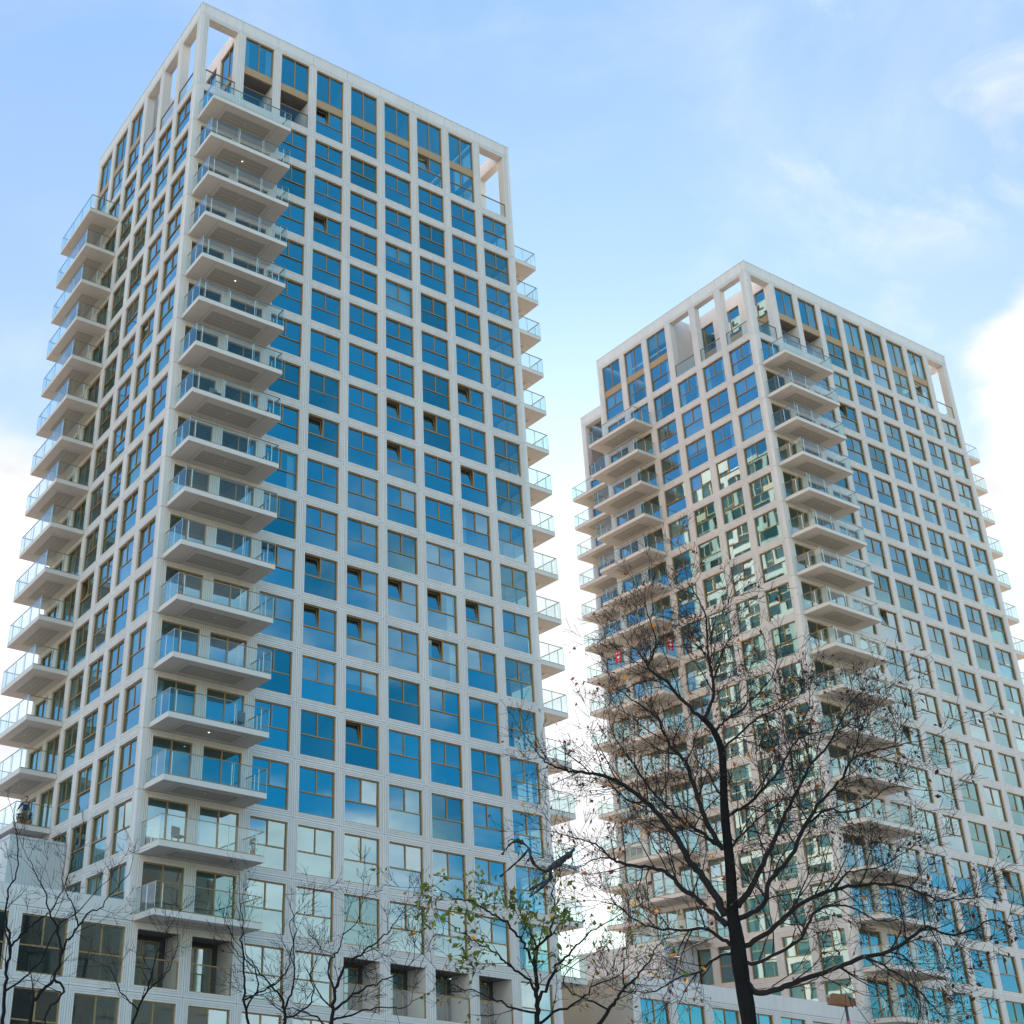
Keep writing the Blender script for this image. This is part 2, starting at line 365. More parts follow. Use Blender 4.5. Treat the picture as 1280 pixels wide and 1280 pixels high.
    # rooftop terrace walls set back behind the open bays
    def terrace_wall(F, n, u_off):
        for c in range(n):
            u0, u1 = u_off + c * BU, u_off + (c + 1) * BU; a, b = u0 + MARG, u1 - MARG
            ring(fac, F, u0, u1, 0, ZT1, SIMPLE, .2)
            fbox(fac, F, a, b, .085, .19, 2.77, 3.37, 'spandrel')
            wins.append((F, a, b, 3.37, ZT1 - MARG, 'door', 'terrace', False)); wins.append((F, a, b, MARG, 2.77, 'door', 'terrace', False))
        ul = u_off + n * BU
        fac.face([F(u_off, 0, ZT1), F(ul, 0, ZT1), F(ul, 0, ZROOF - .02), F(u_off, 0, ZROOF - .02)], 'concrete')
        return ul
    ty = S0 + 3 * BU
    tw = Face(2.9, ty, -pi / 2); ul = terrace_wall(tw, 3, 0)
    fac.face([tw(ul, 0, 0), tw(ty - .6, 0, 0), tw(ty - .6, 0, ZROOF - .02), tw(ul, 0, ZROOF - .02)], 'concrete')
    tw2 = Face(W9 - 2.9, S0, pi / 2); terrace_wall(tw2, 3, 0)
    # end walls and floors of the terraces
    for x0, x1 in ((.03, 2.9), (W9 - 2.9, W9 - .03)):
        fac.box(x0, x1, ty + .02, ty + .25, .1, ZROOF - .03, 'concrete')
        fac.box(max(x0, .06), min(x1, W9 - .06), .06, ty, .05, MARG - .02, 'soffit')
    # coping along the whole roof edge
    cp = MB()
    e = .02; z0, z1 = ZROOF - .06, ZROOF
    for x0, x1, y0, y1 in ((-e, W9 + e, -e, .46), (-e, .46, .46, W6 + e), (W9 - .46, W9 + e, .46, YD + e), (5.6 - e, 6.06, W6, YD + e), (6.06, W9 - .46, YD - .46, YD + e), (.46, 5.6, W6 - .44, W6 + e)):
        cp.box(x0, x1, y0, y1, z0, z1, 'coping')
    # roof over the enclosed part, lower roofs, plain rear walls
    rf = MB()
    rf.box(3.1, W9 - 3.1, .5, W6 - .5, 6.5, 6.75, 'coping'); rf.box(6.1, W9 - 3.1, W6 - .5, YD - .5, 6.5, 6.75, 'coping'); rf.box(.5, 2.9, ty + .25, W6 - .5, 6.5, 6.75, 'coping'); rf.box(W9 - 2.9, W9 - .5, ty + .25, YD - .5, 6.5, 6.75, 'coping')
    zb = -GZ + .02
    for p, q in (((W9, YD), (5.6, YD)), ((5.6, W6), (0, W6))):
        fac.face([(p[0], p[1], zb), (q[0], q[1], zb), (q[0], q[1], ZROOF - .06), (p[0], p[1], ZROOF - .06)], 'concrete')
    for F, w in ((front, W9), (left, W6), (right, YD), (notch, YD - W6)):       # ground storey
        s_ = S0 if F is front else 0; fac.face([F(s_, 0, zb), F(w, 0, zb), F(w, 0, -NR * H), F(s_, 0, -NR * H)], 'concrete')
    # rooms: floors, party walls, core
    for k in range(0, NR + 1):
        z = -k * H; t0 = z - .24
        inn.box(.22, W9 - .22, .22, W6 - .22, t0, z + .03, 'plaster'); inn.box(5.82, W9 - .22, W6 - .22, YD - .22, t0, z + .03, 'plaster')
    zt = 6.4; zl = -NR * H
    for j in (2, 4, 6, 8):
        u = S0 + j * BU; inn.box(u - .07, u + .07, .25, 5.5, zl, -.24 if j == 8 else zt, 'plaster')
    for j in (2, 4):
        v = S0 + j * BU; inn.box(.25, 5.5, v - .07, v + .07, zl, -.24, 'plaster'); inn.box(W9 - 5.5, W9 - .25, v - .07, v + .07, zl, -.24, 'plaster')
    inn.box(6.0, W9 - 5.5, 5.5, YD - 5.5, zl, zt, 'corewall')
    fo = fac.build('facade', root); cp.build('coping', root); rf.build('roof', root); inn.build('interior', root); [(f.build('frame', g.build('loggia_door', root)), None) for g, f, c in doors_]
    for b in bal: balustrade(root, *b)
    # windows: the hundred that show largest are parts of their own
    def area(wd):
        F, u0, u1, z0, z1 = wd[:5]
        P = [proj(org + F(u, 0, z)) for u, z in ((u0, z0), (u1, z0), (u1, z1), (u0, z1))]
        if any(p[2] < 1 for p in P) or wd[6] in ('side', 'terrace', 'notch'): return 0
        cx, cy = sum(p[0] for p in P) / 4, sum(p[1] for p in P) / 4
        if not (0 < cx < 1280 and 0 < cy < 1280): return 0
        return abs(sum(P[i][0] * P[(i + 1) % 4][1] - P[(i + 1) % 4][0] * P[i][1] for i in range(4))) / 2
    order = sorted(range(len(wins)), key=lambda i: -area(wins[i])); best = set(order[:100])
    rest = MB()
    for i, (F, u0, u1, z0, z1, kind, key, op) in enumerate(wins):
        if (key, z0 < -16.2 * H) == ('left', True) and any(u0 < c < u1 for c in skip_left): pass
        cur = rng.choice((1, 2, 3, 4, 4, 5, 5)) if rng.random() < (min(.85, cur_rate * 2.4) if key == 'left' else cur_rate * .8) else 0
        g, f, s_, c = window_mesh(F, u0, u1, z0, z1, kind, op, cur)
        if i in best:
            w = g.build('window', root); f.build('frame', w)
            if s_.f: s_.build('sash', w)
            if c.f: c.build('blind' if cur == 5 else 'curtain', w)
        else:
            for x in (g, f, s_, c): merge(rest, x)
    tag(rest.build('other_windows', root), kind='stuff')
    return root, (front, left, right, notch)

OPEN_A = {(3, -1), (6, -1), (3, 2), (5, 6), (5, 7), (6, 6), (7, 5), (7, 7), (3, 7), (3, 10), (3, 11), (4, 10), (4, 11), (5, 10), (6, 10), (7, 10), (4, 13), (6, 11), (2, 10)}
OPEN_B = {(3, 1), (3, 7), (3, 10), (6, 13), (7, -1)}
BX = 50.071
tA, FA = make_tower('apartment_tower', 0, 2, OPEN_A, {(1, 5), (3, 10)}, 'nearer, larger pale concrete apartment tower filling the left half, with deep blue windows', .09, 17)
tB, FB = make_tower('apartment_tower', BX, 0, OPEN_B, {(1, 8)}, 'farther pale concrete apartment tower standing behind the large bare tree on the right', .34, 17)
litA = {2, 5, 14}
for L in range(1, 18): add_balcony(tA, FA[0], L, L in litA)
for L in range(1, 16): add_balcony(tA, FA[1], L)
for L in range(1, 18): add_balcony(tA, FA[2], L)
for L in range(1, 18): add_balcony(tB, FB[0], L)
for L in range(1, 16): add_balcony(tB, FB[1], L)
for L in range(1, 18): add_balcony(tB, FB[2], L)
for L in range(1, 18): add_balcony(tB, FB[3], L)

# ------------------------------------------------------------------ low wings beside the towers
def ribs(mb, F, u0, u1, z0, z1, step=.16):
    n = int((u1 - u0) / step); s = (u1 - u0) / n
    for i in range(n):
        a = u0 + i * s
        pts = [(a, 0), (a + s * .62, 0), (a + s * .70, .035), (a + s * .92, .035), (a + s, 0)]
        for (p, d), (q, e) in zip(pts, pts[1:]):
            mb.face([F(p, d, z0), F(q, d, z0), F(q, e, z1), F(p, e, z1)][:0] or [F(p, d, z0), F(q, e, z0), F(q, e, z1), F(p, d, z1)], 'ribbed')

def make_wing(ox, bx0, bx1, by0, by1, btop, label, depth, side_mat):
    root = empty('podium_building', (ox, 0, GZ)); tag(root, label, 'low building', 'low wings beside the towers')
    n = 7; F = Face(0, 0, 0); fac = MB(); ztop = -51.0; W = S0 + n * BU
    allw = []
    for r in (17, 18, 19):
        for c in range(n):
            u0, u1, z0, z1 = S0 + c * BU, S0 + (c + 1) * BU, -(r + 1) * H, -r * H
            ring(fac, F, u0, u1, z0, z1, FULL, .2); allw.append((u0 + MARG, u1 - MARG, z0 + MARG, z1 - MARG))
        strip(fac, F, 0, S0, -(r + 1) * H, -r * H)
    z17 = -17 * H
    fac.face([F(0, .03, z17 - .012), F(W - S0, .03, z17 - .012), F(W - S0, .03, z17 + .012), F(0, .03, z17 + .012)], 'joint')
    for c in range(0, n, 2):
        u0, u1 = (0 if c == 0 else S0 + c * BU), min(S0 + (c + 2) * BU, W - S0)
        fac.face([F(u0 + .006, 0, z17 + .012), F(u1 - .006, 0, z17 + .012), F(u1 - .006, 0, ztop), F(u0 + .006, 0, ztop)], 'concrete')
    zb = -GZ + .02
    fac.face([F(0, 0, zb), F(W, 0, zb), F(W, 0, -20 * H), F(0, 0, -20 * H)], 'concrete')
    fac.build('facade', root)
    sd = MB(); sd.face([(0, .0, zb), (0, 0, ztop), (0, depth, ztop), (0, depth, zb)], side_mat); sd.face([(0, depth, zb), (0, depth, ztop), (W, depth, ztop), (W, depth, zb)], side_mat); sd.build('side_wall', root)
    rf = MB(); rf.box(.3, W - S0 - .01, .3, depth - .3, ztop - .7, ztop - .5, 'coping'); rf.box(0, W - S0 - .01, 0.02, .3, ztop, ztop + .04, 'coping'); rf.box(0, .3, .3, depth, ztop, ztop + .04, 'coping'); rf.build('roof', root)
    inn = MB()
    for k in (17, 18, 19, 20): inn.box(.25, W - .05, .25, depth - .3, -k * H - .24, -k * H + .03, 'plaster')
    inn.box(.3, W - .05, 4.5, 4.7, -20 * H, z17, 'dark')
    for j in (2, 4, 6): inn.box(S0 + j * BU - .07, S0 + j * BU + .07, .25, 4.5, -20 * H, z17, 'plaster')
    inn.build('interior', root)
    rng = random.Random(label)
    for (u0, u1, z0, z1) in allw:
        cur = rng.choice((1, 2, 3)) if rng.random() < .2 else 0
        g, f, s_, c = window_mesh(F, u0, u1, z0, z1, 'std', False, cur)
        w = g.build('window', root); f.build('frame', w)
        if c.f: c.build('curtain', w)
    # ribbed box standing on the low roof against the tower
    b = MB(); zb2 = ztop - .5
    FF = Face(bx0, by0, 0); ribs(b, FF, .12, bx1 - bx0 - .02, zb2, btop - .14)
    FL = Face(bx0, by1, -pi / 2); wl = by1 - by0
    ribs(b, FL, .0, wl - 3.6, zb2, btop - .14); ribs(b, FL, wl - 1.0, wl - .12, zb2, btop - .14)
    b.face([FL(wl - 3.6, 0, zb2), FL(wl - 1.0, 0, zb2), FL(wl - 1.0, 0, zb2 + .8), FL(wl - 3.6, 0, zb2 + .8)], 'ribbed')
    b.face([FL(wl - 3.6, 0, zb2 + 3.4), FL(wl - 1.0, 0, zb2 + 3.4), FL(wl - 1.0, 0, btop - .14), FL(wl - 3.6, 0, btop - .14)], 'ribbed')
    b.face([FL(wl - 3.6, .3, zb2), FL(wl - 1.0, .3, zb2), FL(wl - 1.0, .3, btop - .2), FL(wl - 3.6, .3, btop - .2)], 'corewall')
    b.box(bx0 + .0, bx0 + .12, by0 + .0, by0 + .12, zb2, btop - .14, 'ribbed')
    b.box(bx0 - .03, bx1 - .01, by0 - .03, by1, btop - .14, btop, 'coping'); b.box(bx0 + .1, bx1, by1 - .1, by1, zb2, btop - .14, 'ribbed')
    o = b.build('ribbed_block', root)
    g, f, s_, c = window_mesh(FL, wl - 3.6, wl - 1.0, zb2 + .8, zb2 + 3.4, 'door', False, 0)
    w = g.build('window', o); f.build('frame', o)
    return root
WX = S0 + 7 * BU
make_wing(S0 - WX, WX - S0 - 3.14, WX - S0 - .01, 8.7, 20.0, -46.77, 'low pale wing in the bottom left corner with a ribbed white box on its roof', 24, 'beige')
make_wing(BX + S0 - WX, WX - S0 - 3.25, WX - S0 - .01, 12.9, 21.5, -45.75, 'low pale wing with blank beige side wall, partly hidden behind the large bare tree', 26, 'beige')

# ------------------------------------------------------------------ ground
g = MB(); R = 1500
g.face([(-R, -R, 0), (R, -R, 0), (R, R, 0), (-R, R, 0)], 'paving')
M['paving'] = principled('paving', (0.36, 0.305, 0.245), 0.85, 0, 0.2, 0.6, 0.2)
tag(g.build('ground'), kind='structure')

# ------------------------------------------------------------------ dark round tower across the street, mirrored in the lower panes
M['dark_brick'] = principled('dark_brick', (0.045, 0.04, 0.036), 0.8, 0, 0.3, 0.8)
bt = empty('round_tower', (33.5, -86, 0)); tag(bt, 'dark round tower across the street, mirrored in the lowest windows of the nearer tower', 'apartment tower')
b = MB(); NS, RX, HT = 40, 16.0, 33.0
def rp_(k, z, r=RX): t = 2 * pi * k / NS; return Vector((cos(t) * r, sin(t) * r * .8, z))
for lv in range(11):
    z0 = lv * 3.0
    for k in range(NS):
        b.face([rp_(k, z0), rp_(k + 1, z0), rp_(k + 1, z0 + .9), rp_(k, z0 + .9)], 'dark_brick')
        if k % 2: b.face([rp_(k, z0 + .9), rp_(k + 1, z0 + .9), rp_(k + 1, z0 + 3), rp_(k, z0 + 3)], 'dark_brick')
        else: b.face([rp_(k, z0 + .9, RX - .15), rp_(k + 1, z0 + .9, RX - .15), rp_(k + 1, z0 + 3, RX - .15), rp_(k, z0 + 3, RX - .15)], 'dark')
b.face([rp_(k, HT) for k in range(NS)], 'dark_brick'); b.build('wall', bt)
b = MB(); b.tube([Vector((0, 0, HT)), Vector((0, 0, HT + 2.2))], [5, 5], 24, 'dark_brick'); b.build('roof', bt)

# ------------------------------------------------------------------ trees
def smooth(P, n=4):
    Q = []
    for i in range(len(P) - 1):
        p0, p1, p2, p3 = P[max(i - 1, 0)], P[i], P[i + 1], P[min(i + 2, len(P) - 1)]
        for k in range(n):
            t = k / n
            Q.append(0.5 * ((2 * p1) + (p2 - p0) * t + (2 * p0 - 5 * p1 + 4 * p2 - p3) * t * t + (3 * p1 - p0 - 3 * p2 + p3) * t ** 3))
    Q.append(P[-1]); return Q

class Tree:
    def __init__(s, seed, D): s.r = random.Random(seed); s.D = D; s.wood = MB(); s.trunk = MB(); s.wood.smooth = s.trunk.smooth = True; s.leaf = MB(); s.tips = []; s.wm = 'twig'; s.rmin = .0023
    def rv(s): return Vector((s.r.gauss(0, 1), s.r.gauss(0, 1), s.r.gauss(0, 1)))
    def limb(s, px, r0, r1, dz=0.0, n=8, mb=None, mat=None, start=0.0, wig=.007):
        """a limb seen through the listed photo points, leaning dz metres away from (or towards) the viewer"""
        L = len(px) - 1
        P = [at(x, y, s.D + start + dz * (i / L) ** 1.2) for i, (x, y) in enumerate(px)]
        Q = smooth(P, 4); m = len(Q) - 1
        Q = [q + s.rv() * wig * (0 if i in (0,) else 1) for i, q in enumerate(Q)]
        rad = [r0 + (r1 - r0) * (i / m) ** .8 for i in range(m + 1)]
        (mb or s.wood).tube(Q, rad, n, mat or s.wm)
        return Q, rad
    def twig(s, p, d, length, r, depth, kids, up=.12, crook=.28, leafp=0.0):
        n = max(3, int(length / .11) if depth else 4); n = min(n, 9)
        pts = [p.copy()]; rad = [r]; d = d.normalized(); st = length / n
        for i in range(n):
            d = (d + s.rv() * crook * .5 + Vector((0, 0, up))).normalized()
            pts.append(pts[-1] + d * st); rad.append(max(s.rmin, r * (1 - .68 * (i + 1) / n)))
        s.wood.tube(pts, rad, 4 if r > .006 else 3, s.wm, False)
        s.tips.append((pts[-1], d, leafp)); s.tips.append((pts[n // 2], d, leafp))
        if depth > 0:
            for k in range(kids):
                i = s.r.randint(1, n - 1); q = s.rv(); q = (q - d * q.dot(d)).normalized()
                ang = s.r.uniform(.45, 1.0)
                s.twig(pts[i], pts[i] - pts[i - 1] and ((pts[i] - pts[i - 1]).normalized() * cos(ang) + q * sin(ang)), length * s.r.uniform(.38, .68), max(.0017, rad[i] * .58), depth - 1, kids, up, crook, leafp)
    def dress(s, Q, rad, count, length, depth, kids, lo=.25, up=.12, leafp=1.0, out=None, crook=.28):
        """side shoots along a limb"""
        m = len(Q) - 1
        for k in range(count):
            t = lo + (1 - lo) * (k + s.r.random()) / count; i = min(m - 1, int(t * m)); f = t * m - i
            p = Q[i].lerp(Q[i + 1], f); d = (Q[i + 1] - Q[i]).normalized()
            q = s.rv(); q = (q - d * q.dot(d)).normalized(); ang = s.r.uniform(.5, 1.15)
            s.twig(p, d * cos(ang) + q * sin(ang), length * s.r.uniform(.55, 1.2) * (1.15 - .45 * t), max(s.rmin * 1.9, min(.0085, rad[i] * .5)), depth, kids, up, crook, leafp)
        s.twig(Q[-1], (Q[-1] - Q[-2]), length * .9, max(.003, rad[-1] * .9), depth, kids, up, crook, leafp)
    def leaves(s, count, size, mat, hang=.6, near=None):
        tips = [t for t in s.tips if t[2] > 0] if near is None else [t for t in s.tips if near(t[0])]
        for k in range(count):
            p, d, _ = s.r.choice(tips); p = p + s.rv() * .03
            a = (d * .5 + s.rv() * .5 + Vector((0, 0, -hang))).normalized(); b = a.cross(s.rv()).normalized(); c = a.cross(b)
            l = size * s.r.uniform(.55, 1.3); w = l * s.r.uniform(.18, .34)
            q0 = p; q1 = p + a * l * .45 + b * w + c * l * .12; q2 = p + a * l + c * l * s.r.uniform(-.25, .25); q3 = p + a * l * .45 - b * w + c * l * .12; mid = p + a * l * .5 - c * l * .06
            i = len(s.leaf.v); s.leaf.v += [tuple(q) for q in (q0, q1, q2, q3, mid)]; mi = s.leaf.mat(mat)
            for f in ((i, i + 1, i + 4), (i + 1, i + 2, i + 4), (i + 2, i + 3, i + 4), (i + 3, i, i + 4)): s.leaf.f.append(f); s.leaf.m.append(mi)
    def finish(s, name, label, base, group=None):
        root = empty(name, base); tag(root, label, 'tree', group)
        for mb, nm in ((s.trunk, 'trunk'), (s.wood, 'crown'), (s.leaf, 'leaves')):
            if not mb.f: continue
            mb.v = [(x - base.x, y - base.y, z - base.z) for x, y, z in mb.v]; mb.build(nm, root)
        return root

# the big bare tree
T = Tree(11, 16.0)
top = at(936, 1290, 16.0); base = Vector((top.x + .03, top.y - .05, 0.0))
tp = [base, base.lerp(top, .35) + Vector((.03, 0, 0)), base.lerp(top, .7), at(936, 1275, 16), at(926, 1215, 16), at(921, 1173, 16), at(916, 1143, 16), at(914, 1102, 16), at(911, 1066, 16), at(907, 1031, 16), at(905, 1000, 16), at(904, 965, 16), at(902, 939, 16), at(896, 921, 16), at(889, 909, 16), at(880, 899, 16)]
tr_ = [.15, .115, .100, .086, .086, .083, .068, .060, .055, .050, .047, .044, .042, .037, .034, .031]
Q = smooth(tp, 4); rr = []
for i in range(len(tp) - 1):
    for k in range(4): rr.append(tr_[i] + (tr_[i + 1] - tr_[i]) * k / 4)
rr.append(tr_[-1])
rr = [r * T.r.uniform(.96, 1.05) for r in rr]
T.trunk.tube(Q, rr, 14, 'bark')
limbs = [  # photo points, start radius, end radius, lean away, shoots
    ([(880, 899), (886, 885), (893, 870), (891, 850), (889, 842), (886, 822), (882, 773), (871, 746), (860, 728)], .048, .010, .5, 17),
    ([(889, 842), (884, 815), (889, 790), (905, 760), (914, 745)], .020, .006, -.4, 8),
    ([(880, 899), (862, 885), (842, 862), (830, 850), (811, 836), (816, 818), (820, 800), (812, 775), (806, 752)], .048, .008, -.4, 17),
    ([(811, 836), (800, 818), (786, 806), (778, 790)], .020, .006, -.9, 8),
    ([(893, 915), (899, 908), (909, 898), (923, 890), (939, 874), (954, 860), (966, 842), (972, 820)], .034, .008, .7, 14),
    ([(903, 937), (915, 925), (943, 901), (955, 893), (962, 908), (966, 930), (976, 950)], .030, .008, 1.0, 12),
    ([(955, 893), (985, 880), (1004, 862), (1015, 842)], .018, .006, 1.3, 8),
    ([(904, 1062), (896, 1050), (880, 1019), (870, 990), (862, 968), (858, 952), (840, 935), (832, 919), (824, 903), (815, 891), (789, 874), (771, 860)], .062, .010, -.8, 20),
    ([(901, 1058), (893, 1053), (880, 1043), (860, 1031), (842, 1017), (826, 1001), (813, 986), (800, 968), (788, 950), (774, 930), (762, 905)], .052, .010, .8, 18),
    ([(907, 1145), (893, 1118), (874, 1090), (860, 1074), (842, 1041), (822, 1017), (807, 1001), (787, 986), (771, 976), (746, 968), (728, 965), (712, 965), (694, 957), (682, 952), (668, 936)], .085, .010, -1.0, 20),
    ([(807, 1001), (793, 1004), (775, 992), (762, 978), (750, 955), (744, 935)], .028, .007, -1.2, 10),
    ([(909, 1157), (893, 1143), (870, 1122), (850, 1108), (836, 1092), (817, 1085), (795, 1083), (775, 1078), (761, 1072), (752, 1060), (735, 1052), (716, 1046), (690, 1040)], .070, .009, .9, 18),
    ([(761, 1072), (740, 1075), (722, 1085), (700, 1084)], .018, .006, 1.0, 7),
    ([(914, 1181), (899, 1171), (880, 1161), (852, 1163), (820, 1160), (795, 1150), (772, 1132), (752, 1128)], .046, .009, -.6, 14),
    ([(916, 1190), (895, 1198), (870, 1216), (848, 1222), (820, 1238), (790, 1240), (765, 1236)], .034, .008, .5, 12),
    ([(913, 1060), (922, 1048), (935, 1037), (950, 1021), (968, 1008), (985, 985)], .034, .008, .6, 12),
    ([(910, 1020), (918, 1014), (935, 1005), (954, 986), (972, 966), (984, 945), (995, 925), (1009, 919), (1028, 914), (1047, 907)], .040, .008, -.5, 16),
    ([(922, 1133), (939, 1110), (950, 1086), (962, 1062), (970, 1045), (982, 1016), (1001, 982), (1013, 955), (1035, 931), (1051, 901), (1062, 880), (1080, 862)], .070, .009, .8, 22),
    ([(1013, 955), (1008, 930), (1003, 905), (1012, 880), (1010, 858)], .024, .006, .9, 9),
    ([(923, 1148), (940, 1140), (956, 1128), (962, 1100), (986, 1073), (1007, 1029), (1027, 1000), (1047, 980), (1066, 949), (1088, 941), (1110, 935), (1135, 928)], .062, .009, -.7, 22),
    ([(1007, 1029), (1035, 1012), (1060, 1016), (1085, 1004), (1108, 985), (1130, 985)], .026, .007, -.9, 11),
    ([(1066, 949), (1072, 925), (1078, 905), (1096, 880)], .018, .006, -.8, 8),
    ([(925, 1182), (943, 1177), (980, 1149), (1002, 1130), (1042, 1112), (1077, 1107), (1110, 1105), (1145, 1112), (1172, 1125), (1200, 1124), (1228, 1122)], .060, .008, .6, 20),
    ([(1042, 1112), (1060, 1092), (1095, 1085), (1125, 1070), (1150, 1050)], .024, .007, .9, 10),
    ([(927, 1200), (945, 1204), (975, 1190), (1002, 1172), (1017, 1142), (1042, 1132), (1068, 1135), (1095, 1150), (1125, 1150)], .044, .008, -.6, 14),
    ([(929, 1226), (945, 1240), (965, 1238), (990, 1230), (1042, 1210), (1080, 1196), (1110, 1190), (1140, 1172), (1160, 1158), (1180, 1167), (1210, 1165), (1236, 1150), (1255, 1152)], .070, .008, .3, 18),
    ([(1080, 1196), (1105, 1207), (1132, 1225), (1160, 1252), (1182, 1275)], .026, .007, .5, 10),
    ([(1110, 1190), (1130, 1195), (1150, 1215), (1175, 1222)], .018, .006, .1, 7),
    ([(905, 1000), (895, 985), (885, 965), (870, 948), (866, 930)], .024, .007, .5, 9),
]
for px, r0, r1, dz, cnt in limbs:
    Q, rad = T.limb(px, r0 * .56, r1 * .62, dz, 8 if r0 > .03 else 6)
    T.dress(Q, rad, int(cnt * 1.2), .80, 2, 4, .14, .05, 1.0, None, .30)
T.leaves(1900, .060, 'leaf_brown', .8); T.leaves(340, .068, 'leaf_autumn', .6)
T.finish('bare_tree', 'large dark bare tree with a few orange leaves in front of the right-hand tower', base)

def sapling(seed, D, stems, label, kind='bare_tree', leaves=None, shoots=16, length=.55, depth=2, kids=3, wm='sapbark', crook=.26, up=.10):
    T = Tree(seed, D); T.wm = wm; T.rmin = .0013
    px0 = stems[0][0][0]; b = at(px0[0], px0[1], D); base = Vector((b.x, b.y, 0))
    r0 = stems[0][1] * .62
    T.trunk.tube(smooth([base, base.lerp(b, .5) + Vector((.02, .01, 0)), b], 4), [r0 * 1.5 - (r0 * .5) * i / 8 for i in range(9)], 10, wm)
    for px, ra, rb, dz, cnt in stems:
        Q, rad = T.limb(px, ra * .62, rb * .6, dz, 7)
        T.dress(Q, rad, int((cnt or shoots) * .48), length, depth, kids, .12, up, 1.0, None, crook)
    if leaves:
        for a in leaves: T.leaves(*a)
    return T.finish(kind, label, base, 'small trees along the bottom')

# bare saplings along the bottom
sapling(21, 12.0, [([(3, 1285), (6, 1240), (9, 1210), (13, 1182), (8, 1150), (10, 1120), (20, 1090), (22, 1055), (18, 1030)], .030, .006, .3, 16),
                   ([(13, 1182), (24, 1172), (36, 1160), (52, 1148), (66, 1136), (80, 1110), (88, 1085), (92, 1060)], .018, .004, -.5, 14),
                   ([(13, 1182), (2, 1160), (-10, 1140), (-20, 1100)], .016, .004, .3, 8),
                   ([(6, 1240), (30, 1222), (52, 1200), (70, 1160), (96, 1140), (122, 1112), (140, 1098)], .016, .004, -.3, 14)],
        'slim bare sapling at the left edge of the photo', shoots=12, length=.42)
sapling(22, 11.0, [([(36, 1285), (42, 1256), (50, 1240), (67, 1223), (77, 1190), (88, 1172), (98, 1158), (112, 1140), (128, 1132), (146, 1108), (164, 1090)], .028, .005, .4, 18),
                   ([(77, 1190), (72, 1165), (62, 1140), (58, 1118), (48, 1098), (38, 1078), (34, 1075)], .016, .004, -.5, 12),
                   ([(67, 1223), (80, 1240), (60, 1262), (54, 1285)], .018, .012, -.2, 5),
                   ([(98, 1158), (92, 1130), (84, 1118), (78, 1098), (80, 1080)], .012, .004, .5, 9)],
        'bare sapling with wide forked branches near the left edge, second from the left', length=.42)
sapling(23, 12.5, [([(163, 1290), (172, 1262), (184, 1238), (190, 1215), (196, 1190), (208, 1170), (216, 1148)], .022, .005, .3, 13),
                   ([(184, 1238), (204, 1222), (216, 1200), (222, 1175)], .014, .004, -.5, 9),
                   ([(172, 1262), (150, 1240), (140, 1215), (120, 1200)], .013, .004, .4, 9)],
        'thin bare sapling below the corner of the left-hand tower', length=.42)
sapling(24, 11.5, [([(309, 1290), (306, 1250), (304, 1215), (302, 1180), (304, 1160), (301, 1140), (300, 1120)], .022, .005, .3, 13),
                   ([(308, 1262), (322, 1230), (315, 1205), (294, 1190), (288, 1165), (280, 1150)], .014, .004, -.4, 9),
                   ([(306, 1250), (330, 1236), (350, 1225), (362, 1205), (366, 1180), (370, 1160), (362, 1130), (358, 1118)], .014, .004, .5, 12)],
        'thin bare sapling in front of the recessed loggias of the left-hand tower', length=.40)
sapling(25, 11.0, [([(354, 1290), (355, 1262), (351, 1245), (335, 1228), (318, 1205), (306, 1190)], .024, .005, -.3, 12),
                   ([(355, 1262), (366, 1235), (368, 1210), (366, 1182), (364, 1150), (376, 1138)], .016, .004, .4, 11),
                   ([(354, 1275), (380, 1262), (392, 1240), (388, 1222), (394, 1205)], .016, .004, .2, 9)],
        'bare bushy sapling at the bottom, third from the big tree counting leftwards', length=.42)
sapling(26, 10.0, [([(413, 1290), (416, 1262), (420, 1240), (428, 1212), (442, 1200), (456, 1188), (474, 1172), (492, 1157), (504, 1140)], .026, .005, .4, 18),
                   ([(416, 1262), (432, 1250), (455, 1238), (478, 1225), (500, 1215), (520, 1196)], .018, .004, -.3, 14),
                   ([(420, 1240), (410, 1215), (416, 1195), (424, 1186), (430, 1168), (448, 1152), (452, 1120)], .014, .004, .5, 12),
                   ([(413, 1285), (390, 1268), (372, 1262), (350, 1258)], .014, .004, -.2, 9),
                   ([(416, 1275), (440, 1268), (470, 1258), (500, 1262), (520, 1250)], .014, .004, .1, 10)],
        'dense bare sapling at the bottom, left of the green-leaved tree', length=.44, kids=4, up=.08)
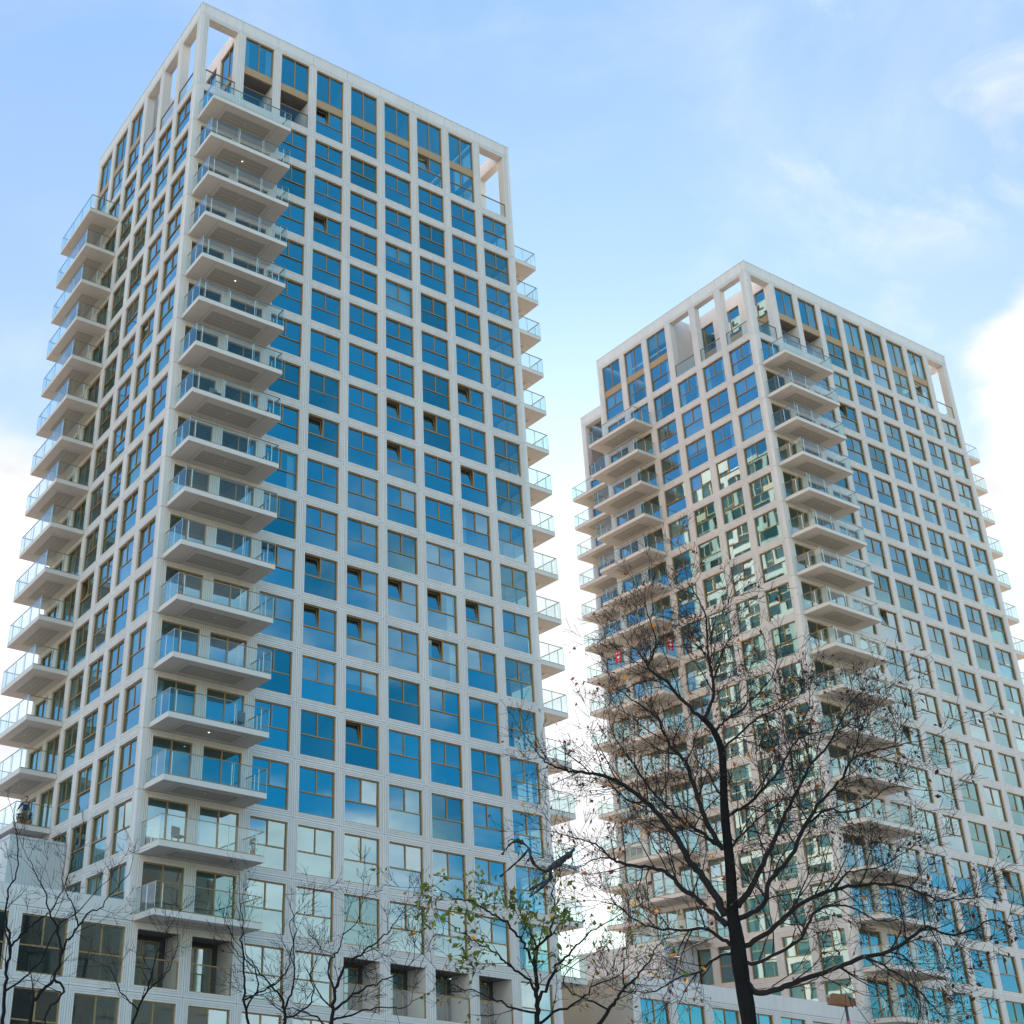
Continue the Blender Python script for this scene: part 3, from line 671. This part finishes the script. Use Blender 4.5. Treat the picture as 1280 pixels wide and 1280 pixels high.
# the small tree that still has green leaves
leafy = sapling(27, 10.0, [([(673, 1290), (672, 1262), (671, 1239), (670, 1215), (669, 1200), (671, 1185), (684, 1172), (690, 1154), (695, 1135), (690, 1118), (692, 1105)], .034, .005, .3, 16),
                   ([(670, 1215), (661, 1192), (652, 1177), (642, 1163), (632, 1152), (618, 1144), (606, 1137), (590, 1127), (572, 1124), (556, 1114), (540, 1106)], .020, .004, -.5, 18),
                   ([(671, 1240), (660, 1226), (646, 1213), (632, 1204), (620, 1192), (604, 1182), (586, 1170), (568, 1158), (551, 1146), (540, 1135)], .018, .004, .5, 16),
                   ([(672, 1252), (684, 1232), (695, 1211), (705, 1198), (716, 1186), (728, 1174), (740, 1164), (760, 1152), (780, 1140)], .022, .004, -.4, 16),
                   ([(671, 1185), (664, 1165), (654, 1148), (650, 1130), (655, 1112)], .012, .004, .6, 9),
                   ([(672, 1268), (650, 1262), (620, 1250), (598, 1240), (575, 1236), (552, 1222)], .016, .004, .2, 14),
                   ([(673, 1280), (700, 1262), (726, 1250), (745, 1232), (768, 1222), (788, 1205)], .018, .004, .3, 14)],
        'small tree with sparse green leaves in front of the right edge of the nearer tower', 'leafy_tree',
        [(150, .062, 'leaf_green', .7, lambda p: (lambda q: 520 < q[0] < 645 and 1090 < q[1] < 1150)(proj(p))),
         (120, .058, 'leaf_green', .7, lambda p: (lambda q: 645 < q[0] < 715 and 1095 < q[1] < 1165)(proj(p))), (130, .055, 'leaf_green', .6, lambda p: (lambda q: 560 < q[0] < 700 and 1160 < q[1] < 1225)(proj(p))),
         (150, .05, 'leaf_green', .6), (30, .06, 'leaf_autumn', .7)], length=.42, up=.08)
# a limb-heavy small tree between the towers
sapling(28, 12.5, [([(742, 1290), (762, 1262), (770, 1250), (778, 1240), (784, 1232), (800, 1216), (812, 1200), (822, 1182), (836, 1172)], .030, .006, .4, 14),
                   ([(782, 1236), (778, 1215), (782, 1195), (784, 1178), (790, 1162)], .014, .004, -.4, 9),
                   ([(762, 1262), (735, 1250), (712, 1240), (704, 1225), (720, 1205), (740, 1190), (750, 1170)], .016, .004, .4, 12)],
        'small thin tree with scattered yellow-green leaves between the two towers', 'leafy_tree',
        [(80, .055, 'leaf_green', .5), (20, .055, 'leaf_autumn', .7)], length=.42)

# ------------------------------------------------------------------ small things
def on_y(x, y, Y):
    r = ray(x, y); return CAM + r * ((Y - CAM.y) / r.y)
def on_x(x, y, X):
    r = ray(x, y); return CAM + r * ((X - CAM.x) / r.x)
M['black_plastic'] = principled('black_plastic', (0.012, 0.013, 0.016), 0.38, 0, 0.3, 20, 0.4)
M['red_board'] = principled('red_board', (0.62, 0.012, 0.025), 0.5)
M['white_print'] = principled('white_print', (0.85, 0.85, 0.85), 0.5)
M['rust'] = principled('rust_brown', (0.26, 0.095, 0.030), 0.6, 0.1, 0.25, 9)
M['black_paint'] = principled('black_paint', (0.02, 0.02, 0.022), 0.4)
M['pink_tape'] = principled('pink_tape', (0.75, 0.09, 0.16), 0.5)
M['white_paint'] = principled('white_paint', (0.75, 0.75, 0.74), 0.4)

# torn plastic caught in the twigs of the leafy tree
D = 10.0; pxm = 1 / 147.0
mb = MB(); mb.smooth = True
def strand(pts, rpx, dz=0.0, flat=.35):
    rr = random.Random(len(pts))
    P = smooth([at(x, y, D + dz * i / len(pts) + rr.uniform(-.02, .02)) for i, (x, y) in enumerate(pts)], 4)
    m = len(P) - 1; b0 = len(mb.v)
    rad = [rpx[0]] * 0
    for i in range(m + 1):
        t = i / m * (len(rpx) - 1); k = min(int(t), len(rpx) - 2); rad.append((rpx[k] + (rpx[k + 1] - rpx[k]) * (t - k)) * pxm * rr.uniform(.6, 1.35))
    mb.tube(P, rad, 7, 'black_plastic')
    for i in range(m + 1):                       # flatten to a crumpled band
        tw = .5 * sin(i * .9)
        ax = (FW + RT * tw).normalized()
        for k in range(7):
            v = Vector(mb.v[b0 + i * 7 + k]) - P[i]; v -= ax * v.dot(ax) * (1 - flat); mb.v[b0 + i * 7 + k] = tuple(P[i] + v)
strand([(682, 1090), (690, 1084), (697, 1080), (705, 1074), (712, 1068), (718, 1061)], [1.2, 3.4, 4.4, 3.2, 3.0, 1.6])
strand([(690, 1086), (698, 1076), (706, 1069), (711, 1066)], [1.5, 2.0, 1.2, .8], .1)
strand([(683, 1090), (675, 1086), (667, 1079), (663, 1069), (661, 1060), (652, 1053), (646, 1051), (638, 1055), (632, 1062), (628, 1068)], [1.0, 1.4, 2.2, 1.8, 1.0, 2.6, 2.6, 1.2, .9, 1.3], -.15)
strand([(661, 1061), (652, 1072), (641, 1082), (631, 1091), (625, 1096)], [1.6, 1.2, 1.3, .9, 1.5], .1)
strand([(688, 1089), (688, 1098), (682, 1103), (673, 1106), (661, 1113)], [2.6, 2.2, 3.0, 2.2, .8], .1)
strand([(686, 1100), (677, 1109), (670, 1115), (662, 1121)], [1.6, 2.0, 1.6, .9], -.1)
for (pts, r_) in (([(700, 1072), (697, 1066), (699, 1060)], .5), ([(708, 1066), (704, 1061), (706, 1056)], .5), ([(694, 1078), (690, 1072), (688, 1067)], .5), ([(687, 1100), (692, 1108), (690, 1116)], .5),
                  ([(672, 1106), (668, 1111), (664, 1116), (659, 1117)], .6), ([(644, 1051), (640, 1049), (634, 1052)], .6), ([(664, 1070), (659, 1076), (655, 1085)], .5), ([(713, 1068), (716, 1074), (714, 1081)], .5)):
    strand(pts, [r_ * 1.8, r_ * 1.4, r_ * .5], .05, .3)
tag(mb.build('plastic_strip'), 'torn black plastic strips caught in the twigs of the leafy tree', 'plastic strip')

# red boards fixed to a balcony of the farther tower
def red_sign(c, du, n, lab):
    F0 = lambda u, d, z: c + du * u - n * d + Vector((0, 0, z))
    b = MB(); b.box(-.31, .31, 0, .02, -.5, .5, 'red_board', T=F0); o = b.build('sign_board'); tag(o, lab, 'sign', 'red signs on a balcony')
    p = MB(); f = -.004
    def q(u0, u1, z0, z1): p.box(u0, u1, f, -.0005, z0, z1, 'white_print', T=F0)
    for i in range(6): q(-.22 + i * .075, -.165 + i * .075, .22, .33)
    q(-.22, .22, .40, .42)
    for i in range(3): q(-.14 + .03 * i, .16 - .05 * i, -.34 - .05 * i, -.325 - .05 * i)
    p.build('lettering', o)
    p = MB(); p.box(-.045, .045, f, -.0005, -.20, .10, 'white_print', T=F0); p.box(-.15, -.045, f, -.0005, -.10, .0, 'white_print', T=F0); p.box(.045, .15, f, -.0005, -.10, .0, 'white_print', T=F0); p.build('emblem', o)
yN = W6 - 5.82
red_sign(on_y(838, 805, yN - .03), Vector((1, 0, 0)), Vector((0, -1, 0)), 'red board with white emblem on the near end of a balcony')
red_sign(on_x(773, 820.5, BX - 2.2), Vector((0, -1, 0)), Vector((-1, 0, 0)), 'red board with white emblem on the far front corner of a balcony')

# post with brown head in front of the right-hand tower
D = 25.0; tp_ = at(1057.2, 1256, D); root = empty('street_post', (tp_.x, tp_.y, 0)); tag(root, 'thin black post with rust-brown box head, in front of the low wing roof', 'post')
h = tp_.z
b = MB(); b.tube([Vector((0, 0, 0)), Vector((0, 0, .9)), Vector((0, 0, .92)), Vector((0, 0, h + .02))], [.06, .055, .027, .024], 12, 'black_paint'); b.build('pole', root)
b = MB(); b.tube([Vector((0, 0, h - .34)), Vector((0, 0, h - .26))], [.031, .031], 12, 'pink_tape'); b.build('tape_band', root)
b = MB(); e = RT.copy(); e.z = 0; e.normalize(); f_ = Vector((-e.y, e.x, 0))
def HB(u, d, z): return e * u + f_ * d + Vector((0, 0, h + z))
b.face([HB(-.27, -.1, .0), HB(.05, -.1, -.03), HB(.05, .1, -.03), HB(-.27, .1, .0)], 'rust')
for (a, c) in (((-.27, .0, -.20, .19), (.05, -.03, .02, .16)),):
    P = [HB(-.27, -.1, .0), HB(.05, -.1, -.03), HB(.05, .1, -.03), HB(-.27, .1, .0)]; Q_ = [HB(-.21, -.07, .17), HB(.02, -.07, .15), HB(.02, .07, .15), HB(-.21, .07, .17)]
    for i in range(4): b.face([P[i], P[(i + 1) % 4], Q_[(i + 1) % 4], Q_[i]], 'rust')
    b.face(Q_, 'rust')
b.box(-.20, -.02, -.105, -.095, .0, .06, 'rust', T=HB)
hd = b.build('head', root)
b = MB(); b.box(.05, .075, -.05, .05, -.02, .13, 'black_paint', T=HB); b.box(.075, .15, -.06, .06, -.01, .11, 'rust', T=HB); b.build('side_box', hd)

# clothes rack on the roof of the right wing
p0, p1 = on_y(1030.5, 1244, 2.2), on_y(1063, 1249, 2.2); zr = GZ - 51.5
root = empty('clothes_rack', ((p0.x + p1.x) / 2, 2.2, zr)); tag(root, 'white folding clothes rack behind the roof edge, beside two small windows', 'clothes rack')
o0 = Vector(root.location); b = MB()
zz = (p0.z + p1.z) / 2 - zr; xa, xb = p0.x - o0.x, p1.x - o0.x
for y in (-.3, -.1, .1, .3): b.tube([Vector((xa, y, zz)), Vector((xb, y, zz - .05))], [.012, .012], 6, 'white_paint')
for x in (xa, xb): b.tube([Vector((x, -.3, zz)), Vector((x, .3, zz))], [.014, .014], 6, 'white_paint')
b.build('rods', root)
for x in (xa + .2, xb - .2):
    for sg in (-1, 1):
        b = MB(); b.tube([Vector((x, -.3 * sg, 0)), Vector((x, .28 * sg, zz - .03))], [.014, .014], 6, 'white_paint'); b.build('leg', root)

# a few pots and chairs on the balconies
M['terracotta'] = principled('terracotta', (0.38, 0.13, 0.06), 0.8); M['potplant'] = leaf_mat('pot_plant_leaf', (0.03, 0.085, 0.025), (0.07, 0.13, 0.03)); M['rattan'] = principled('grey_rattan', (0.16, 0.15, 0.14), 0.8)
def pot_plant(p, h, lab, seed):
    t = empty('potted_plant', p); tag(t, lab, 'potted plant', 'pots on the balconies'); r_ = random.Random(seed)
    b = MB(); b.tube([Vector((0, 0, 0)), Vector((0, 0, .26)), Vector((0, 0, .30))], [.11, .16, .17], 12, 'terracotta'); b.build('pot', t)
    b = MB()
    for k in range(160):
        a, z, q = r_.uniform(0, 6.28), r_.uniform(.28, h), r_.uniform(.02, .22) ; c = Vector((cos(a) * q, sin(a) * q, z)); d = Vector((r_.gauss(0, 1), r_.gauss(0, 1), r_.gauss(.4, 1))).normalized(); e_ = d.orthogonal().normalized() * .03
        b.face([c - d * .06, c + e_, c + d * .08, c - e_], 'potplant')
    b.build('foliage', t)
def chair(p, rz, lab):
    t = empty('balcony_chair', p); t.rotation_euler.z = rz; tag(t, lab, 'chair', 'chairs on the balconies')
    b = MB(); b.box(-.25, .25, -.25, .25, .40, .46, 'rattan'); b.build('seat', t); b = MB(); b.box(-.25, .25, .21, .26, .46, .92, 'rattan'); b.build('backrest', t)
    for x in (-.22, .22):
        for y in (-.22, .22): b = MB(); b.box(x - .02, x + .02, y - .02, y + .02, 0, .40, 'rattan'); b.build('leg', t)
def bal_pt(F, ox, L_, u, out): v = F(u, -out, -L_ * H + .283); return Vector((v.x + ox, v.y, v.z + GZ))
for k, (u, o_, hh, lb) in enumerate(((5.55, 1.2, .75, 'potted plant beside the standing person, nearest to the tower'), (5.5, 1.75, .6, 'potted plant at the corner of the balcony where the person stands'))): pot_plant(bal_pt(FA[1], 0, 15, u, o_), hh, lb, 60 + k)
pot_plant(bal_pt(FA[0], 0, 16, 5.4, 1.8), .9, 'potted plant on the second lowest front balcony of the nearer tower', 71)
pot_plant(bal_pt(FA[0], 0, 12, .7, 1.75), .85, 'potted plant on the sixth lowest front balcony of the nearer tower', 72)
pot_plant(bal_pt(FA[0], 0, 5, 4.9, 1.85), .8, 'potted plant on the fifth front balcony from the top of the nearer tower', 73)
pot_plant(bal_pt(FB[1], BX, 7, 3.0, 1.85), .9, 'potted plant on a left balcony of the farther tower, above the red boards', 74)
chair(bal_pt(FA[0], 0, 16, 1.6, 1.5), .3, 'grey chair on the second lowest front balcony of the nearer tower')
chair(bal_pt(FA[0], 0, 14, 4.4, 1.5), 3.4, 'grey chair on the fourth lowest front balcony of the nearer tower')
chair(bal_pt(FA[0], 0, 8, 2.0, 1.55), .1, 'grey chair on the eighth front balcony from the top of the nearer tower')
chair(bal_pt(FA[1], 0, 9, 2.5, 1.5), -1.2, 'grey chair on a left-hand balcony of the nearer tower, halfway up')
chair(bal_pt(FB[0], BX, 9, 2.4, 1.5), .2, 'grey chair on a front balcony of the farther tower, just above the tree top')

# the person on the lowest left balcony of the nearer tower
M['skin'] = principled('skin', (0.42, 0.24, 0.17), 0.5); M['navy'] = principled('navy_cloth', (0.012, 0.035, 0.085), 0.85, 0, .2, 8); M['tan'] = principled('tan_cloth', (0.24, 0.16, 0.10), 0.85, 0, .1, 8)
M['hair'] = principled('dark_hair', (0.035, 0.02, 0.012), 0.7); M['shoe'] = principled('shoe', (0.20, 0.06, 0.04), 0.6)
def skin_obj(name, verts, edges, rad, mat, parent, root_i=0, sub=2):
    me = bpy.data.meshes.new(name); me.from_pydata(verts, edges, []); o = bpy.data.objects.new(name, me); COL.objects.link(o)
    md = o.modifiers.new('skin', 'SKIN'); sb = o.modifiers.new('sub', 'SUBSURF'); sb.levels = sub; sb.render_levels = sub
    for i, r in enumerate(rad):
        v = me.skin_vertices[0].data[i]; r = r if isinstance(r, tuple) else (r, r); v.radius = r; v.use_root = (i == root_i)
    bpy.context.view_layer.update()
    ev = o.evaluated_get(bpy.context.evaluated_depsgraph_get()); m2 = bpy.data.meshes.new_from_object(ev)
    o.modifiers.clear(); o.data = m2; m2.materials.clear(); m2.materials.append(M[mat]); m2.polygons.foreach_set('use_smooth', [True] * len(m2.polygons)); o.parent = parent
    return o
pp = Vector((-1.42, 11.95, GZ - 15 * H + .283)); pr = empty('person', pp); pr.rotation_euler.z = radians(-18)
tag(pr, 'person in navy printed top standing with arms lowered on a glass balcony', 'person')
# local frame: faces -y, x to the viewer's right
J = dict(pel=(0, .02, .88), bel=(0, .01, 1.02), che=(0, .02, 1.22), nk0=(0, .03, 1.36), nk=(0, .015, 1.42), hd=(0, -.01, 1.51), hd2=(0, 0, 1.58), top=(0, .01, 1.635),
         sl=(-.15, .02, 1.31), el=(-.29, .02, 1.10), wl=(-.40, -.05, .89), hl=(-.435, -.07, .82), sr=(.15, .02, 1.31), er=(.20, .03, 1.06), wr=(.225, -.04, .84), hr=(.228, -.055, .765),
         pl=(-.085, .02, .84), kl=(-.10, .0, .46), al=(-.10, .04, .09), fl=(-.105, -.12, .035), prr=(.085, .02, .84), kr=(.10, .0, .46), ar=(.10, .04, .09), fr=(.11, -.12, .035), nose=(0, -.105, 1.515))
def skel(name, keys, edges, rad, mat, parent, root=0, extra=()):
    V_ = [J[k] for k in keys]; E_ = [(keys.index(a), keys.index(b)) for a, b in edges]; R_ = list(rad)
    for chain, rs, start in extra:
        prev = keys.index(start)
        for c, r in zip(chain, rs): V_.append(c); R_.append(r); E_.append((prev, len(V_) - 1)); prev = len(V_) - 1
    return skin_obj(name, V_, E_, R_, mat, parent, root)
fing = []
for hk, wk in (('hl', 'wl'), ('hr', 'wr')):
    hp, wp = Vector(J[hk]), Vector(J[wk]); d = (hp - wp).normalized(); side = Vector((0, -1, 0)); side = (side - d * side.dot(d)).normalized(); nrm = d.cross(side)
    for k, (off, ln) in enumerate(((-.030, .055), (-.010, .075), (.010, .08), (.030, .07))):
        b0 = hp + side * off; fing.append(([tuple(b0 + d * .02), tuple(b0 + d * .05 + nrm * .006), tuple(b0 + d * (.03 + ln) + nrm * .02)], [.010, .009, .007], hk))
    fing.append(([tuple(hp - d * .02 + side * .045), tuple(hp + d * .025 + side * .06)], [.011, .009], hk))
body = skel('body', ['pel', 'bel', 'che', 'nk0', 'nk', 'hd', 'hd2', 'top', 'sl', 'el', 'wl', 'hl', 'sr', 'er', 'wr', 'hr', 'pl', 'kl', 'al', 'fl', 'prr', 'kr', 'ar', 'fr', 'nose'],
     [('pel', 'bel'), ('bel', 'che'), ('che', 'nk0'), ('nk0', 'nk'), ('nk', 'hd'), ('hd', 'hd2'), ('hd2', 'top'), ('che', 'sl'), ('sl', 'el'), ('el', 'wl'), ('wl', 'hl'), ('che', 'sr'), ('sr', 'er'), ('er', 'wr'), ('wr', 'hr'), ('pel', 'pl'), ('pl', 'kl'), ('kl', 'al'), ('al', 'fl'), ('pel', 'prr'), ('prr', 'kr'), ('kr', 'ar'), ('ar', 'fr'), ('hd', 'nose')],
     [.12, .115, .13, .06, .055, .085, .092, .06, .055, .042, .030, (.020, .038), .055, .042, .030, (.020, .038), .085, .058, .042, .035, .085, .058, .042, .035, .016], 'skin', pr, 0, fing)
skel('top', ['bel', 'pel', 'che', 'nk0', 'sl', 'el', 'wl', 'sr', 'er', 'wr'], [('pel', 'bel'), ('bel', 'che'), ('che', 'nk0'), ('che', 'sl'), ('sl', 'el'), ('el', 'wl'), ('che', 'sr'), ('sr', 'er'), ('er', 'wr')],
     [.16, .185, .165, .085, .078, .062, .048, .078, .062, .048], 'navy', body)
skel('trousers', ['pel', 'pl', 'kl', 'al', 'prr', 'kr', 'ar'], [('pel', 'pl'), ('pl', 'kl'), ('kl', 'al'), ('pel', 'prr'), ('prr', 'kr'), ('kr', 'ar')], [.14, .105, .078, .062, .105, .078, .062], 'tan', body)
J['hb'] = (0, .035, 1.57); J['ht'] = (0, .015, 1.645); J['hf'] = (0, -.06, 1.63)
skel('hair', ['hb', 'ht', 'hf'], [('hb', 'ht'), ('ht', 'hf')], [.105, .095, .06], 'hair', body)
b = MB()
for sx in (-1, 1): b.box(sx * .034 - .010, sx * .034 + .010, -.104, -.094, 1.545, 1.556, 'hair')
b.box(-.025, .025, -.100, -.090, 1.462, 1.470, 'rust'); b.build('face_features', body)
b = MB()
for i, wd in enumerate((.05, .035, .05, .045)): b.box(-.115 + i * .06, -.115 + i * .06 + wd * .8, -.172, -.160, 1.19, 1.235, 'white_print')
b.build('chest_print', body)

# ------------------------------------------------------------------ sky, sun, camera
w = bpy.data.worlds.new('World'); SC.world = w; w.use_nodes = True
nt = w.node_tree; N, L = nt.nodes, nt.links; N.clear()
out = N.new('ShaderNodeOutputWorld'); bg = N.new('ShaderNodeBackground'); bg.inputs['Strength'].default_value = 0.15; L.new(bg.outputs[0], out.inputs[0])
sky = N.new('ShaderNodeTexSky'); sky.sky_type = 'NISHITA'; sky.sun_disc = False; sky.sun_elevation = SUN_EL; sky.sun_rotation = SUN_AZ
sky.altitude = 0; sky.air_density = 1.0; sky.dust_density = 0.6; sky.ozone_density = 2.0
tc = N.new('ShaderNodeTexCoord'); DIR = tc.outputs['Generated']
def math_(op, a, b=None, c=None, clamp=False):
    n = N.new('ShaderNodeMath'); n.operation = op; n.use_clamp = clamp
    for i, v in enumerate((a, b, c)):
        if v is None: continue
        if isinstance(v, (int, float)): n.inputs[i].default_value = v
        else: L.new(v, n.inputs[i])
    return n.outputs[0]
def blob(d, r0, r1):
    """1 inside r0 degrees of direction d, falling to 0 at r1"""
    v = N.new('ShaderNodeVectorMath'); v.operation = 'DOT_PRODUCT'; L.new(DIR, v.inputs[0]); v.inputs[1].default_value = Vector(d).normalized()
    m = N.new('ShaderNodeMapRange'); m.interpolation_type = 'SMOOTHSTEP'; m.inputs['From Min'].default_value = cos(radians(r1)); m.inputs['From Max'].default_value = cos(radians(r0))
    L.new(v.outputs['Value'], m.inputs[0]); return m.outputs[0]
def azel(az, el): a, e = radians(az), radians(el); return (sin(a) * cos(e), cos(a) * cos(e), sin(e))
sep = N.new('ShaderNodeSeparateXYZ'); L.new(DIR, sep.inputs[0])
zc = math_('MAXIMUM', sep.outputs[2], 0.0)
den = math_('ADD', zc, 0.22)
cmb = N.new('ShaderNodeCombineXYZ'); L.new(math_('DIVIDE', sep.outputs[0], den), cmb.inputs[0]); L.new(math_('DIVIDE', sep.outputs[1], den), cmb.inputs[1])
def noise(scale, detail, off, rough=.55, dist=0.0):
    mp = N.new('ShaderNodeMapping'); mp.inputs['Location'].default_value = off; L.new(cmb.outputs[0], mp.inputs[0])
    n = N.new('ShaderNodeTexNoise'); n.inputs['Scale'].default_value = scale; n.inputs['Detail'].default_value = detail; n.inputs['Roughness'].default_value = rough; n.inputs['Distortion'].default_value = dist
    L.new(mp.outputs[0], n.inputs[0]); return n.outputs[0]
n1 = noise(2.6, 9, (3.1, 1.7, 0), .56, .25)
bias = None
def addb(x, k):
    global bias
    t = math_('MULTIPLY', x, k); bias = t if bias is None else math_('ADD', bias, t)
dr = lambda x, y: tuple(ray(x, y))
addb(blob(dr(-20, 800), 4, 11), .36)          # bright bank low on the left
addb(blob(dr(700, 880), 3, 12), .50)          # glow in the gap between the towers
addb(blob(dr(560, 260), 6, 24), -.16)
addb(blob(azel(150, 2), 6, 16), .42)          # banks behind the camera, seen in the panes, made brighter to light the facades
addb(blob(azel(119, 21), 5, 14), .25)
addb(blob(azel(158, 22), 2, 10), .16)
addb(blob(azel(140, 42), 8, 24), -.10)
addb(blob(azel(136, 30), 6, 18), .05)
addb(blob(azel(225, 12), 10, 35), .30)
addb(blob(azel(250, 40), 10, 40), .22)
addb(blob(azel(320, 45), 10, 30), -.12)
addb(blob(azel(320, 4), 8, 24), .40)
cm = N.new('ShaderNodeMapRange'); cm.interpolation_type = 'SMOOTHSTEP'; cm.inputs['From Min'].default_value = .50; cm.inputs['From Max'].default_value = .86
L.new(math_('ADD', n1, bias), cm.inputs[0])
soft = cm.outputs[0]
def layer(src, lo, hi, mask):
    m = N.new('ShaderNodeMapRange'); m.interpolation_type = 'SMOOTHSTEP'; m.inputs['From Min'].default_value = lo; m.inputs['From Max'].default_value = hi
    L.new(src, m.inputs[0]); return math_('MULTIPLY', m.outputs[0], mask)
# torn veil, top right: stretched streaks
mp = N.new('ShaderNodeMapping'); mp.inputs['Rotation'].default_value = (0, 0, radians(24)); mp.inputs['Scale'].default_value = (4.2, 9.5, 1); mp.inputs['Location'].default_value = (2.3, 5.1, 0); L.new(cmb.outputs[0], mp.inputs[0])
nw = N.new('ShaderNodeTexNoise'); nw.inputs['Scale'].default_value = 1.0; nw.inputs['Detail'].default_value = 10; nw.inputs['Roughness'].default_value = .58; nw.inputs['Distortion'].default_value = .5; L.new(mp.outputs[0], nw.inputs[0])
veil = math_('MULTIPLY', layer(nw.outputs[0], .43, .74, blob(dr(1130, 50), 3, 10)), .80)
# crisp cumulus at the right edge
nc = noise(9.0, 10, (7.7, 2.2, 0), .52, .2)
cum = layer(math_('ADD', nc, math_('ADD', math_('MULTIPLY', blob(dr(1375, 455), .5, 5.2), .55), math_('ADD', math_('MULTIPLY', blob(dr(1390, 640), 1, 7), .40), math_('MULTIPLY', blob(dr(1112, 385), .2, 2.4), .20)))), .60, .98, blob(dr(1290, 480), 6, 13))
veil0 = math_('MULTIPLY', layer(noise(3.0, 8, (1.2, 9.4, 0), .6, .4), .42, .80, blob(azel(43, 34), 25, 50)), .30)
CLOUD = math_('MAXIMUM', math_('MAXIMUM', soft, veil), math_('MAXIMUM', cum, veil0))
n2 = noise(7.0, 8, (0.4, 8.0, 0), .5)
br = math_('MULTIPLY_ADD', n2, 3.2, 2.6)        # cloud brightness (times the background strength)
sunb = math_('MULTIPLY', blob(azel(43, 30), 50, 85), -1.35)  # dimmer sunward; clouds behind the camera stay brighter as added light on the facades
br = math_('ADD', br, sunb)
cc = N.new('ShaderNodeVectorMath'); cc.operation = 'SCALE'; cc.inputs[0].default_value = (.985, .98, 1.0); L.new(br, cc.inputs['Scale'])
tint = N.new('ShaderNodeMix'); tint.data_type = 'RGBA'; tint.blend_type = 'MULTIPLY'; tint.inputs[0].default_value = 1.0; tint.inputs[7].default_value = (.70, 1.12, 1.0, 1)
hs = N.new('ShaderNodeHueSaturation'); hs.inputs['Saturation'].default_value = 1.62; L.new(sky.outputs[0], hs.inputs['Color']); L.new(hs.outputs[0], tint.inputs[6])
rp = N.new('ShaderNodeValToRGB'); L.new(sep.outputs[2], rp.inputs[0])   # thin bright haze on the sunward half of the sky
E_ = rp.color_ramp.elements; stops = [(.20, (2.65, 2.65, 2.70)), (.37, (2.30, 2.36, 2.54)), (.46, (1.80, 2.00, 2.44)), (.60, (1.26, 1.67, 2.42)), (.76, (1.02, 1.52, 2.45))]
E_[0].position, E_[1].position = stops[0][0], stops[-1][0]
for p_, c_ in stops[1:-1]: E_.new(p_)
for e_, (p_, c_) in zip(E_, stops): e_.color = (*[v / 3 for v in c_], 1)
hz = N.new('ShaderNodeVectorMath'); hz.operation = 'SCALE'; hz.inputs['Scale'].default_value = 2.78; L.new(rp.outputs[0], hz.inputs[0])
hm = N.new('ShaderNodeMix'); hm.data_type = 'RGBA'; L.new(math_('MULTIPLY', blob(azel(43, 30), 55, 90), .88), hm.inputs[0]); L.new(tint.outputs[2], hm.inputs[6]); L.new(hz.outputs[0], hm.inputs[7])
h2 = N.new('ShaderNodeMix'); h2.data_type = 'RGBA'; L.new(math_('MULTIPLY', blob(azel(312, 30), 22, 46), .75), h2.inputs[0]); L.new(hm.outputs[2], h2.inputs[6]); h2.inputs[7].default_value = (.45, 1.55, 3.3, 1)
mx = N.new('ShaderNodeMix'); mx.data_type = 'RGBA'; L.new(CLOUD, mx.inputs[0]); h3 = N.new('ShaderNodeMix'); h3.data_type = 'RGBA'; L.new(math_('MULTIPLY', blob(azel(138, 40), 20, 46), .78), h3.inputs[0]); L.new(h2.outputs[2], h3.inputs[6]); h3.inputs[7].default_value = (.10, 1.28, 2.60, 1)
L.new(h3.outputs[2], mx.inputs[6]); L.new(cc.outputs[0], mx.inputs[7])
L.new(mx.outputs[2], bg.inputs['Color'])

sl = bpy.data.lights.new('sun', 'SUN'); sl.energy = 5.0; sl.angle = radians(0.6); sl.color = (1.0, .91, .80)
so = bpy.data.objects.new('sun', sl); COL.objects.link(so)
sd = Vector(azel(math.degrees(SUN_AZ), math.degrees(SUN_EL))); so.rotation_euler = sd.to_track_quat('Z', 'Y').to_euler(); so.location = (0, 0, 120)

cd = bpy.data.cameras.new('camera'); co = bpy.data.objects.new('camera', cd); COL.objects.link(co); SC.camera = co
co.matrix_world = Matrix(((RT.x, UP.x, -FW.x, CAM.x), (RT.y, UP.y, -FW.y, CAM.y), (RT.z, UP.z, -FW.z, CAM.z), (0, 0, 0, 1)))
cd.sensor_width = 36.0; cd.lens = 36.0 * FPX / 1280; cd.shift_x = (640 - CX) / 1280; cd.shift_y = (CY - 640) / 1280
cd.clip_start = 0.1; cd.clip_end = 5000
SC.view_settings.view_transform = 'Standard'; SC.view_settings.look = 'None'; SC.view_settings.exposure = 1.48; SC.view_settings.gamma = 1.0
SC.cycles.max_bounces = 8; SC.cycles.transparent_max_bounces = 16; SC.cycles.glossy_bounces = 4; SC.cycles.diffuse_bounces = 4
SC.cycles.caustics_reflective = False; SC.cycles.caustics_refractive = False
